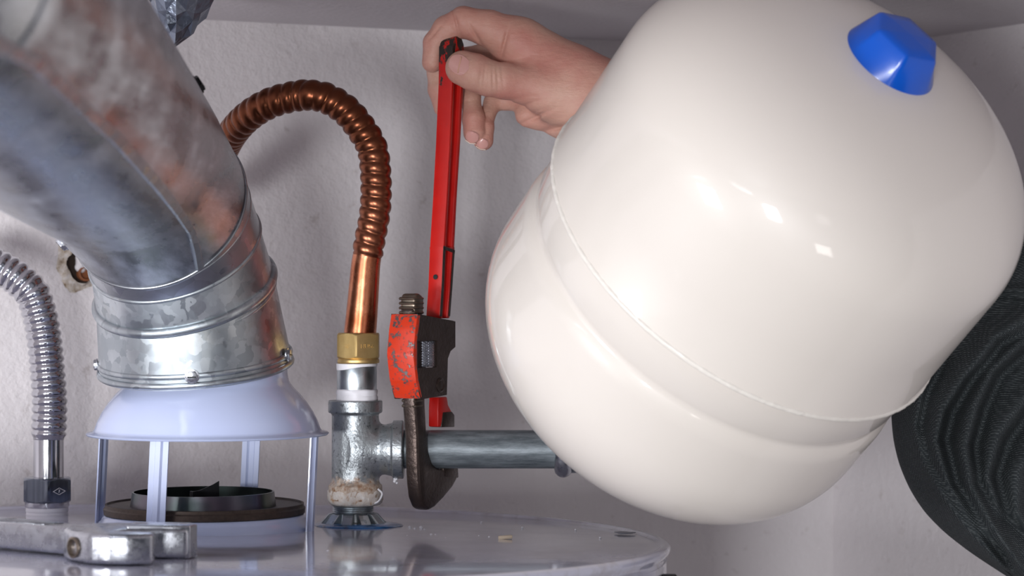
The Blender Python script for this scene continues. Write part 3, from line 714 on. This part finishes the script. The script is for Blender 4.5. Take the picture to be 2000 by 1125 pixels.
ep = catmull([e0, e0+Vector((0.012, 0, 0)), (e0+Vector((0.012, 0, 0))).lerp(TB-TA*0.012, .5)+Vector((0.004, 0.003, -0.003)), TB-TA*0.012, TB+TA*0.003], 10)
part('elbow_body', *tube(ep, 0.0165, 40), M['galv'], Ef, angle=60)
part('union_band', *tube([e0+Vector((-0.0085, 0, -0.0022)), e0+Vector((0.0040, 0, -0.0022))], lambda s, t: 0.0120+0.0055*math.sqrt(max(0, math.sin(PI*min(1, s/0.0125)))), 48, step=0.0006), M['chrome_worn'], Ef, angle=60)
part('tank_nipple', *tube([TB-TA*0.014, TB+TA*0.006], lambda s, t: 0.0128+0.0005*math.sin(2*PI*s/0.0018), 40, step=0.0004), M['galv'], Ef)

# ------------------------------------------------------------------ stainless flexible connector
SD = 1.845
def sp_(px): return px/FPX*SD
spts = [(95, 932), (95, 895), (95, 857), (96, 830), (97, 780), (92, 715), (87, 667), (79, 620), (64, 575), (48, 557), (30, 541), (0, 523), (-40, 508), (-90, 500)]
path = catmull([P(x, y, SD) for x, y in spts], 14); pp, ss = resample(path, 0.0004)
iy = int(np.argmin([abs((562.5-FPX*q[2]/q[1])-857) for q in pp[:200]]))
SS = thing('stainless_connector', 'ribbed stainless steel water connector curving up the left edge', 'steel pipe', tuple(P(92, 1020, SD)))
part('corrugated_tube', *tube(pp[iy-1::2], corrug(sp_(30), sp_(5), 0.0060, 0.0005, 10, sharp=0.7, helix=False), 40), M['chrome'], SS, angle=180)
part('cuff', *tube(pp[:iy+3:4], sp_(29.5), 48), M['chrome'], SS)
yb = (932-980)/FPX*SD
nt = hexnut(P(92, 980, SD), (0, 0, 1), sp_(45), sp_(48), a0=0.72)
part('hex_nut', *nt, M['steel_nut'], SS, angle=30, label='dark brushed steel hexagonal nut with a diamond mark')
part('nut_collar', *lathe(P(92, 990, SD), (0, 0, 1), [(sp_(30), 0), (sp_(42), 0), (sp_(43), sp_(3)), (sp_(43), sp_(12)), (sp_(30), sp_(12))], 64), M['chrome'], SS)
part('white_tape', *lathe(P(92, 1008, SD), (0, 0, 1), [(sp_(36), 0), (sp_(40), 0), (sp_(41), sp_(4)), (sp_(40), sp_(8)), (sp_(41.5), sp_(11)), (sp_(40.5), sp_(18)), (sp_(36), sp_(19))], 64), M['tape'], SS)
sb = P(92, 1020, SD); sb.z = ztop(sb.x, sb.y)
part('nipple', *lathe(sb, (0, 0, 1), [(sp_(30), 0.0002), (sp_(38), 0.0002), (sp_(38), (P(92, 1006, SD).z-sb.z)), (sp_(30), (P(92, 1004, SD).z-sb.z))], 48), M['galv_smooth'], SS)
# the diamond mark, on the right front flat of the nut
fa = 0.72 - PI/2   # direction of a flat
dirs = [0.72+PI/6+PI/3*k for k in range(6)]
best = min(dirs, key=lambda a: abs(((a+PI/2-0.42+PI) % (2*PI))-PI)); fn_ = Vector((math.cos(best), math.sin(best), 0)); fu = Vector((-math.sin(best), math.cos(best), 0))
if fu.x < 0: fu = -fu
fc0 = P(92, 957, SD) + fn_*(sp_(45)+0.00005)
def dm(u, v): return fc0 + fu*u*0.001 + Vector((0, 0, v*0.001))
L = [(-5, 0), (0, 2.4), (5, 0), (0, -2.4), (-5, 0)]
dmk = [tube([dm(*L[i]), dm(*L[i+1])], 0.00016, 6) for i in range(4)] + [tube([dm(-.3, -1), dm(.1, 1)], 0.00016, 6), tube([dm(-.3, 1), dm(.7, 1)], 0.00014, 6), tube([dm(-.1, 0.1), dm(.6, 0.1)], 0.00014, 6)]
part('diamond_mark', *join(*dmk), M['tape'], SS)

# ------------------------------------------------------------------ pipe wrench
WA = math.radians(28); wv_ = Vector((math.sin(WA), math.cos(WA), 0)); tv = Vector((math.cos(WA), -math.sin(WA), 0)); zv = Vector((0, 0, 1))
WO = P(844, 877.5, TD)
MM = FPX/TD/1000.0        # px per mm
KW, KT = MM*math.sin(WA), MM*math.cos(WA)
def wpoly(pts, T): return [((x-844-KT*T)/KW/1000.0, (877.5-y)/MM/1000.0) for x, y in pts]
def wprism(pts, T, bevel=0.001, T0=None, seg=2): return prism(WO, wv_, zv, wpoly(pts, T), -(T if T0 is None else T0)/1000.0, T/1000.0, tv, bevel, seg)
PW = thing('pipe_wrench', 'red pipe wrench with chipped paint gripping the grey pipe', 'pipe wrench', tuple(WO))
# hook jaw: shank + curved hook
hook = [(829, 600), (834, 790), (837, 850), (840, 880), (847, 902), (858, 914), (872, 917), (893, 918), (894, 940), (885, 955), (868, 974), (852, 989), (840, 994), (831, 988), (824, 968), (821, 940), (819, 900), (818, 850), (814, 790), (811, 700), (810, 600)]
hj = part('hook_jaw', *wprism([(x, y) for x, y in hook], 5.3, 0.0028, seg=4), M['dark_steel'], PW, angle=50, label='dark steel hook jaw under the pipe')
tl = []
for y in range(580, 612, 9): tl.append(wprism([(813, y), (831, y), (831.5, y+5.5), (812.5, y+5.5)], 6.4, 0.0008, seg=1))
tl.append(wprism([(814, 612), (830, 612), (831, 586), (828, 577), (822, 572), (816, 574), (814, 584)], 5.9, 0.0040, seg=5))
part('jaw_thread', *join(*tl), M['thread_steel'], hj)
tl = [wprism([(816, y), (829, y), (830, y+6), (815, y+6)], 5.9, 0.0008, seg=1) for y in (776, 786)]
part('jaw_thread', *join(*tl), M['thread_steel'], hj)
# tip serrated insert
part('jaw_tooth_block', *wprism([(866, 914), (894, 915), (895, 938), (868, 932)], 5.6, 0.0008), M['dark_steel'], hj)
# housing with window: side plates, red back
HT = 10.5
sideR = [(820, 612), (889, 628), (889, 678), (880, 686), (875, 700), (873, 771), (826, 776), (822, 760), (819, 740), (815, 690), (817, 640)]
def with_window(T, name, lab=None):
    # plate in four pieces around the window, joined
    L_ = []
    L_.append([(820, 612), (889, 628), (889, 664), (817, 664)])
    L_.append([(855, 664), (889, 664), (889, 678), (880, 686), (875, 700), (874.5, 716), (855, 716)])
    L_.append([(817, 664), (820, 664), (820, 716), (818, 716)])
    L_.append([(818, 716), (874.5, 716), (873, 771), (826, 776), (822, 760)])
    return L_
pl = []
for q in with_window(HT, ''):
    pl.append(prism(WO, wv_, zv, wpoly(q, HT), (HT-3.6)/1000, HT/1000, tv))
    pl.append(prism(WO, wv_, zv, wpoly(q, HT), -HT/1000, -(HT-3.6)/1000, tv))
hs = part('housing', *join(*pl), M['dark_steel'], PW, angle=30, label='dark steel jaw housing')
back = [(820, 612), (826, 613), (823, 640), (820, 664), (820, 716), (823, 740), (829, 771), (826, 776), (822, 760), (817, 740), (812, 690), (816, 640)]
part('housing_back', *wprism([(x, y) for x, y in back], HT+0.15, 0.0012), M['red_worn'], hs, label='red painted worn front face of the housing')
part('bridge', *wprism([(824, 614), (885, 627), (885, 640), (824, 632)], HT-3.5, 0.0), M['dark_steel'], hs)
# knurled nut
kc = WO + wv_*(((838-844-KT*6)/KW)/1000.0) + zv*((877.5-690)/MM/1000.0)
kr = 0.0090; V = []; F = []
na, nh = 44, 20; hh = 0.0088
for k_ in range(nh+1):
    z = -hh + 2*hh*k_/nh
    for i in range(na):
        t = 2*PI*i/na; a = i*PI/2.0 + k_*PI/2.0; b = i*PI/2.0 - k_*PI/2.0
        r = kr + 0.0009*(max(0, math.cos(i*PI+k_*PI)) ) ; V.append(kc + tv*r*math.cos(t) + wv_*r*math.sin(t) + zv*z)
for k_ in range(nh):
    for i in range(na):
        j = (i+1) % na; a_, b_, c_, d_ = k_*na+i, k_*na+j, (k_+1)*na+j, (k_+1)*na+i
        F += [(a_, b_, c_), (a_, c_, d_)] if (i+k_) % 2 else [(a_, b_, d_), (b_, c_, d_)]
F.append(tuple(range(na))); F.append(tuple(nh*na+i for i in range(na)))
part('knurled_nut', V, F, M['chrome_worn'], PW, smooth=False, label='knurled adjusting nut in the housing window')
rv = WO + wv_*(((861-844-KT*HT)/KW)/1000.0) + zv*((877.5-751)/MM/1000.0) + tv*HT/1000
part('rivet', *lathe(rv, tv, [(0.0052, -0.001), (0.0052, 0.0004), (0.0040, 0.0011), (0.0030, 0.0004), (0.0, 0.0007)], 32), M['dark_steel'], hs)
# handle
hl = [(859, 622), (863, 560), (866, 482), (872, 380), (877, 280), (882, 160), (883, 90), (886, 72), (893, 64), (901, 68), (905, 80), (905, 150), (898, 280), (892, 380), (887, 482), (882.5, 560), (878, 622)]
core = wprism(hl, 5.6, 0.0)
Lf = [(p_, hl[i]) for i, p_ in enumerate(hl)]
left_ = [(862, 560), (866, 482), (872, 380), (877, 280), (882, 160), (883, 90)]; 
# web + two flanges so that the side has a recess
web = prism(WO, wv_, zv, wpoly([(861.5, 622), (865.5, 560), (868.5, 482), (874.5, 380), (879.5, 280), (884.5, 160), (886, 84), (902, 84), (902.5, 150), (895.5, 280), (889.5, 380), (884.5, 482), (880, 560), (875.5, 622)], 5.6), -2.6/1000, 2.6/1000, tv)
def strip(pts, dx): return [(x, y) for x, y in pts] + [(x+dx, y) for x, y in reversed(pts)]
fl1 = wprism(strip([(859, 622), (863, 560), (866, 482), (872, 380), (877, 280), (882, 160), (883, 84)], 5.2), 5.6, 0.0008)
fl2 = wprism(strip([(878, 622), (882.5, 560), (887, 482), (892, 380), (898, 280), (905, 150), (905.5, 84)], -5.2), 5.6, 0.0008)
cap_ = wprism([(883, 92), (886, 72), (893, 63), (901, 67), (905.5, 80), (905.5, 100), (901, 106), (888, 106), (883, 100)], 5.6, 0.001)
bot = wprism([(866, 482), (887, 482), (887, 488), (866, 488)], 5.6, 0.0003)
handle = part('handle', *join(web, fl1, fl2, cap_, bot), M['red'], PW, angle=30, label='red I-beam handle with paint chips')
fr = [wprism([(866.3, 480), (887.5, 488), (887, 494), (866, 487)], 5.75, 0), wprism(strip([(866, 484), (863, 560), (859.5, 618)], 4), 5.75, 0), wprism(strip([(887, 490), (882.6, 560), (878.3, 618)], -3.4), 5.75, 0)]
fr = [prism(WO, wv_, zv, wpoly(q, 5.8), 5.5/1000, 5.85/1000, tv) for q in ([(866.3, 480), (887.5, 488), (887, 494), (866, 487)], strip([(866, 484), (863, 560), (859.5, 618)], 4), strip([(887, 490), (882.6, 560), (878.3, 618)], -3.4))]
part('worn_frame', *join(*fr), M['dark_steel'], handle, label='worn dark edges of the recess')
hp_ = WO + wv_*(((866-844-KT*5.6)/KW+0)/1000.0) + zv*((877.5-541)/MM/1000.0)
# pin hole on the narrow face
ph_ = P(848, 541, 1.76)
lw = (( (859+ (866-859)*(622-541)/140.0) -844-KT*5.6)/KW)/1000.0
pc = WO + wv_*lw + zv*((877.5-541)/MM/1000.0) + tv*0.0005
part('pin_hole', *lathe(pc, -wv_, [(0.0, 0.0), (0.0016, 0.0), (0.0018, 0.0003), (0.0, 0.0003)], 20), M['dark_screw'], handle)
# heel jaw
heel = wprism([(857, 776), (873, 776), (875, 792), (881, 805), (886, 812), (886, 836), (856, 834), (856, 800)], 4.0, 0.001)
part('heel_jaw', *heel, M['red'], PW, angle=30, label='red heel of the handle above the pipe')
part('heel_jaw_insert', *wprism([(866, 806), (882, 806), (887, 813), (887, 837), (862, 835)], 4.6, 0.0006), M['dark_steel'], PW, label='dark serrated jaw insert')

# ------------------------------------------------------------------ adjustable wrench on the heater
AW = thing('adjustable_wrench', 'chrome adjustable wrench lying on the heater top at the bottom left', 'wrench', tuple(on_heater_xy(-0.24, 1.53)))
def hprism(pts, z0, z1, bevel=0.0015, seg=3):
    zc = ztop(-0.27, 1.6)
    return prism((0, 0, zc), Vector((1, 0, -0.012)), Vector((0, 1, -0.015)), [(x+0.0, y-0.0) for x, y in pts], z0, z1, Vector((0, 0, 1)), bevel, seg)
def hpts(pts): return [(x, y) for x, y in pts]
zc0 = ztop(-0.27, 1.6)
def hprism(pts, z0, z1, bevel=0.0015, seg=3):
    V, F = prism((0, 0, 0), Vector((1, 0, 0)), Vector((0, 1, 0)), pts, z0, z1, Vector((0, 0, 1)), bevel, seg)
    return [Vector((v[0], v[1], v[2]+ztop(v[0], v[1])+0.0012)) for v in V], F
aw = lambda ps: [(x*0.958-0.0005, y-0.072) for x, y in ps]
headp = [(-0.2600, 1.545), (-0.2520, 1.536), (-0.240, 1.5315), (-0.228, 1.5315), (-0.2140, 1.537), (-0.2140, 1.549), (-0.2350, 1.559), (-0.2400, 1.566), (-0.2330, 1.575), (-0.214, 1.577), (-0.1990, 1.579), (-0.1960, 1.592), (-0.2020, 1.606), (-0.222, 1.617), (-0.248, 1.619), (-0.264, 1.613), (-0.2740, 1.597), (-0.2740, 1.572), (-0.268, 1.556)]
part('head', *hprism(aw(headp), 0.0, 0.0175, 0.0028, 4), M['chrome_worn'], AW, angle=60)
part('sliding_jaw', *hprism(aw([(-0.2360, 1.5765), (-0.1975, 1.5805), (-0.1945, 1.593), (-0.2, 1.604), (-0.236, 1.606)]), -0.0004, 0.0192, 0.0012), M['chrome_worn'], AW, angle=40)
pj = Vector((-0.2525, 1.4765, ztop(-0.2525, 1.4765)+0.0095))
part('adjusting_screw', *lathe(pj, Vector((-0.75, -0.66, 0)).normalized(), [(0.0, -0.003), (0.0058, -0.003), (0.0062, 0.0012), (0.0050, 0.0016), (0.0046, 0.0006), (0.0042, -0.0012), (0.0, -0.0012)], 32), M['thread_steel'], AW, angle=30, label='dark round end of the adjusting screw')
hd = Vector((-0.20, 0.16, 0)).normalized(); hx = Vector((hd.y, -hd.x, 0)); h0 = Vector((-0.252, 1.521, 0))
def hq(a, b): p = h0+hd*a+hx*b; return (p.x, p.y)
part('handle', *hprism([hq(0, -0.011), hq(0.02, -0.013), (hq(0.22, -0.016)), hq(0.235, -0.010), hq(0.235, 0.010), hq(0.22, 0.016), hq(0.02, 0.013), hq(0, 0.012)], 0.0005, 0.0165, 0.0026, 4), M['chrome_worn'], AW, angle=60)
part('handle_web', *hprism([hq(0.03, -0.008), hq(0.21, -0.011), hq(0.21, 0.011), hq(0.03, 0.008)], 0.0160, 0.0172, 0.0004, 1), M['galv_brushed'], AW, angle=60)

# ------------------------------------------------------------------ debris
part('putty_chip', *box(on_heater(987, 1054, 0.0016), (0.0045, 0.002, 0.0011), 0.0005, X=Vector((1, 0.2, 0.06)).normalized(), Y=Vector((-.2, 1, 0)).normalized()), M['wood_chip'], base=tuple(on_heater(987, 1054)), label='tiny cream putty chip lying on the heater top right of the blue disc', cat='chip')
cr = []
for x, y, r in [(800, 1032, 1.2), (810, 1034, .9), (822, 1033, 1.4), (829, 1036, .8), (842, 1046, .9), (850, 1046, .7), (795, 1048, .6), (935, 1048, .6), (955, 1050, .7), (1020, 1032, .9), (940, 1021, .7), (1172, 1052, .9), (640, 1078, .9), (750, 1043, .6), (1124, 1036, .7), (870, 1052, .5), (905, 1046, .5)]:
    p = on_heater(x, y, r*0.0007); rg = random.random()
    cr.append(lathe(p-Vector((0, 0, r*.0007)), (0.1, 0, 1), [(0, 0), (r*.0009, .0003*r), (r*.001, .0009*r), (r*.0005, .0014*r), (0, .0015*r)], 7))
part('plaster_crumbs', *join(*cr), M['tape'], base=tuple(on_heater(822, 1035)), smooth=False, label='scattered white plaster crumbs on the heater top around the tee', cat='crumbs', kind='stuff')
q = P(771, 940, TD-0.004)
part('tape_scrap', *lumps(tuple(q), (0.0016, 0.0008, 0.0018), 7, 0.0006, 0.0012, 4, 0.0003), M['tape'], Te, angle=180)

# ------------------------------------------------------------------ person: hand, forearm, sleeves, body
D0 = 1.803
def Hh(x, y, dz): return tuple(P(x, y, D0+dz/1000.0))
hr = D0/FPX
PE = thing('person', 'person in charcoal denim reaching behind the tank to hold the pipe wrench handle', 'person', tuple(P(1900, 1100, 1.85)))
fingers = {
 'thumb': [((1105, 190, -2), 44), ((1040, 168, -6), 41), ((985, 158, -12), 35), ((955, 153, -14), 34.5), ((928, 142, -15), 36), ((904, 133, -13.5), 34)],
 'index': [((1015, 82, 4), 46), ((955, 56, 2), 36), ((905, 43, 2), 30), ((872, 58, 5), 27), ((850, 84, 6), 23), ((844, 122, 6), 20)],
 'middle': [((1015, 115, 24), 34), ((940, 112, 36), 25), ((880, 118, 32), 23), ((858, 140, 23), 24), ((857, 175, 21), 21), ((862, 212, 19), 15)],
 'ring': [((1020, 150, 24), 32), ((955, 142, 32), 24), ((925, 160, 26), 21), ((920, 195, 17), 18), ((925, 232, 12), 22), ((927, 259, 10), 22.5)],
 'little': [((1035, 195, 22), 28), ((990, 195, 28), 20), ((963, 200, 27), 18), ((951, 226, 20), 15.5), ((947, 250, 15), 17.5), ((944, 274, 13), 20)],
}
palm = [((1010, 86, 8), (1120, 160, 6), 50, 62), ((1035, 110, 14), (1150, 190, 6), 58, 72), ((1120, 160, 4), (1180, 205, 4), 66, 74), ((1085, 190, -2), (1150, 215, 0), 50, 55),
        ((1030, 225, 18), (1110, 238, 14), 24, 34), ((1110, 238, 14), (1190, 265, 10), 32, 45), ((1170, 200, 4), (1400, 330, 25), 80, 105), ((1200, 215, 0), (1400, 330, 20), 78, 100)]
creases = []
def cr_(x, y, dz, dx, dy, dep, w_, R): creases.append((Hh(x, y, dz), Vector((dx, 0, -dy)).normalized(), dep*1.5/1000, w_*1.25/1000, R*1.15/1000))
for i_, xx in enumerate((938, 946, 954, 962, 971, 981)): cr_(xx, 150, -26, 1, 0.12-0.05*i_, 0.55 if i_ in (1, 3, 4) else 0.35, 0.7, 9)
cr_(892, 45, -4, 1, -.25, 1.3, 0.8, 8); cr_(850, 64, -2, .75, .65, 0.8, 0.8, 6); cr_(930, 70, -6, .8, -.5, 1.2, 1.0, 8); cr_(985, 85, -10, .95, .25, 1.6, 1.1, 9)
cr_(1005, 195, -8, .2, 1, 0.5, .8, 9); cr_(1030, 205, -6, .3, 1, .5, .8, 12); cr_(1050, 218, -6, .3, 1, .5, .8, 12); cr_(1040, 230, -2, .35, 1, 1.4, 1.2, 16); cr_(1085, 250, -2, .15, 1, 1.5, 1.3, 16)
cr_(925, 195, 4, .1, 1, .5, .8, 6)
def hand_fn(X, Y, Z):
    pal = None
    for a, b, ra, rb in palm:
        d = sd_cap(X, Y, Z, Hh(*a), Hh(*b), ra*hr, rb*hr); pal = d if pal is None else smin(pal, d, 0.009)
    # the wrist and forearm are flattened from front to back
    tot = pal
    for nm, ch in fingers.items():
        f = None
        for (p0, r0), (p1, r1) in zip(ch[:-1], ch[1:]):
            d = sd_cap(X, Y, Z, Hh(*p0), Hh(*p1), r0*hr, r1*hr); f = d if f is None else smin(f, d, 0.0022)
        tot = np.minimum(tot, smin(pal, f, 0.0065 if nm != 'thumb' else 0.008))
    for c, ax, dep, w_, R in creases:
        x, y, z = X-c[0], Y-c[1], Z-c[2]
        s = (x*ax.x+y*ax.y+z*ax.z)/w_; tot = tot + dep*np.exp(-s*s)*np.exp(-(x*x+y*y+z*z)/(R*R))
    return tot
lo_ = P(810, 300, D0-.05); hi_ = P(1420, -10, D0)
V, F = nets(hand_fn, [lo_.x, D0-0.062, -0.002+P(0, 470, D0).z+0.0], [P(1400, 0, D0).x, D0+0.075, P(0, 0, D0).z+0.004], 0.0009)
part('hand', V, F, M['skin'], PE, angle=180)
def nail(c, u, v, nrm, a, b, tip=True, bulge=0.0012):
    V = []; F = []; nu, nv = 10, 10
    for i in range(nu+1):
        for j in range(nv+1):
            s = i/nu*2-1; t = j/nv*2-1
            ss_ = s*math.sqrt(1-t*t*0.42); tt_ = t*math.sqrt(1-s*s*0.42)
            V.append(c + u*(ss_*a) + v*(tt_*b) + nrm*(bulge*(1-s*s)*1.0 + 0.0003*(1-t*t) - 0.0006))
    for i in range(nu):
        for j in range(nv):
            q_ = i*(nv+1)+j; F.append((q_, q_+1, q_+nv+2, q_+nv+1))
    n0 = len(V); V2 = [v_-nrm*0.0012 for v_ in V]; F2 = [tuple(reversed([k+n0 for k in f])) for f in F]
    return V+V2, F+F2
def hit(x, y, around):
    """first surface point of the hand along the camera ray of a pixel"""
    r = np.array([(x-1000)/FPX, 1, (562.5-y)/FPX]); ds = np.linspace(around-0.05, around+0.05, 800)
    Q = r[None]*ds[:, None]; val = hand_fn(Q[:, 0], Q[:, 1], Q[:, 2]); i = int(np.argmax(val < 0)); p = Q[i]; e = 0.0012
    g = np.array([float(hand_fn(*[np.array([p[k]+(e if k == d else 0)]) for k in range(3)])[0]-hand_fn(*[np.array([p[k]-(e if k == d else 0)]) for k in range(3)])[0]) for d in range(3)])
    return Vector(p), Vector(g).normalized()
def nail_at(x, y, dirx, diry, a, b, nm='fingernail'):
    p, g = hit(x, y, D0); v = Vector((dirx, 0, -diry)); v = (v-g*v.dot(g)).normalized(); u = v.cross(g).normalized()
    part(nm, *nail(p+g*0.0002, u, v, g, a, b), M['nail'], PE, angle=180)
    return p, g, u, v
p, g, u, v = nail_at(897, 126, -.75, -.55, 0.0066, 0.0076)
part('nail_ridge', *tube([p+g*(0.0011-0.0000*i)+Vector((-0.0008+0.0003*i, 0, -0.006+0.0014*i)) for i in range(9)], 0.00042, 8), M['nail_ridge'], PE, angle=180)
p, g, u, v = nail_at(922, 268, -.35, .93, 0.0046, 0.0046)
part('fingernail_edge', *tube([p+g*0.0008+v*0.0035-u*0.004, p+g*0.0014+v*0.0044, p+g*0.0008+v*0.0035+u*0.004], 0.00035, 8), M['nail_tip'], PE)
p, g, u, v = nail_at(942, 281, -.35, .93, 0.0040, 0.0040)
part('fingernail_edge', *tube([p+g*0.0008+v*0.003-u*0.0036, p+g*0.0013+v*0.0038, p+g*0.0008+v*0.003+u*0.0036], 0.00035, 8), M['nail_tip'], PE)

# clothing: folded charcoal denim
FOLDS = [  # polylines in (x, y) pixels, width px, height m
 ([(2080, 560), (2000, 625), (1945, 655), (1880, 735), (1840, 800), (1826, 860), (1850, 950), (1900, 1030), (1960, 1120)], 26, 0.013),
 ([(2100, 590), (2000, 663), (1936, 722), (1905, 790), (1884, 870), (1893, 950), (1930, 1020), (2000, 1125), (2050, 1200)], 24, 0.013),
 ([(2100, 690), (2000, 780), (1950, 850), (1925, 930), (1950, 1020), (2010, 1100), (2060, 1160)], 26, 0.011),
 ([(2120, 770), (2040, 850), (1990, 920), (1985, 1000), (2030, 1080)], 26, 0.009),
 ([(1830, 700), (1800, 760), (1785, 830), (1800, 900), (1840, 970), (1900, 1050), (1960, 1110)], 18, 0.006),
 ([(2080, 545), (2000, 570), (1940, 567), (1900, 570)], 10, 0.006),
]
def segdist(x, y, pts):
    best = 1e9
    for (ax, ay), (bx, by) in zip(pts[:-1], pts[1:]):
        dx, dy = bx-ax, by-ay; t = min(1, max(0, ((x-ax)*dx+(y-ay)*dy)/(dx*dx+dy*dy))); px, py = ax+t*dx-x, ay+t*dy-y
        d = math.hypot(px, py); s = dx*(y-ay)-dy*(x-ax)
        if d < abs(best): best = d if s > 0 else -d
    return best
LB = [(380, 1950), (440, 1905), (520, 1850), (620, 1790), (700, 1752), (770, 1740), (830, 1741), (880, 1748), (930, 1764), (980, 1790), (1020, 1822), (1060, 1868), (1100, 1925), (1125, 1966), (1180, 2050), (1250, 2130), (1340, 2200)]
ly = [a for a, b in LB]; lx = [b for a, b in LB]
V = []; F = []; NR, NU = 200, 260; CD = 1.84
for k_ in range(NR+1):
    y = 380 + (1340-380)*k_/NR; xl = float(np.interp(y, ly, lx)); xr = 2190 + 10*math.sin(y*0.01)
    # smooth the outline
    xl = float(np.mean([np.interp(y+d_, ly, lx) for d_ in (-24, -12, 0, 12, 24)]))
    cx = (xl+xr)/2; hw = (xr-xl)/2
    endf = math.sqrt(max(0.02, 1-abs((y-860)/482)**6))
    for i in range(NU):
        # denser sampling on the front
        t = 2*PI*i/NU; ca = math.cos(t); sa = math.sin(t)
        px_ = cx - hw*(abs(ca)**0.9*(1 if ca > 0 else -1)); dd = 0.115*endf*abs(sa)**0.75
        front = sa < 0
        h_ = 0.0
        if front:
            for pts, wd, ht in FOLDS:
                d = segdist(px_, y, pts); q_ = d/wd
                h_ += ht*1.6*(math.exp(-q_*q_*(4.0 if q_ < 0 else 0.8))) - ht*0.6*math.exp(-((q_+0.95)/0.45)**2)
            h_ += 0.0012*math.sin(px_*0.045+y*0.02) + 0.001*math.sin(y*0.05-px_*0.02)
            h_ *= min(1, abs(sa)*1.6)
        dp = CD + (dd if not front else -dd - h_ + 0.012*abs(sa))
        if not front: dp = CD + dd*0.55
        V.append(P(px_, y, dp))
for k_ in range(NR):
    for i in range(NU): j = (i+1) % NU; F.append((k_*NU+i, k_*NU+j, (k_+1)*NU+j, (k_+1)*NU+i))
F.append(tuple(range(NU))); F.append(tuple(NR*NU+i for i in range(NU)))
part('denim_shirt', V, F, M['denim'], PE, angle=180, label='charcoal denim shirt with deep folds')
sl = catmull([P(1330, 290, 1.835), P(1450, 350, 1.85), P(1620, 460, 1.86), P(1780, 570, 1.865), P(1900, 660, 1.865)], 12)
part('sleeve', *tube(sl, lambda s, t: 0.041+0.06*min(s, 0.2)*0.6+0.0025*math.sin(s*190+2*math.sin(t))+0.0012*math.sin(3*t+s*80), 48), M['denim'], PE, angle=180)
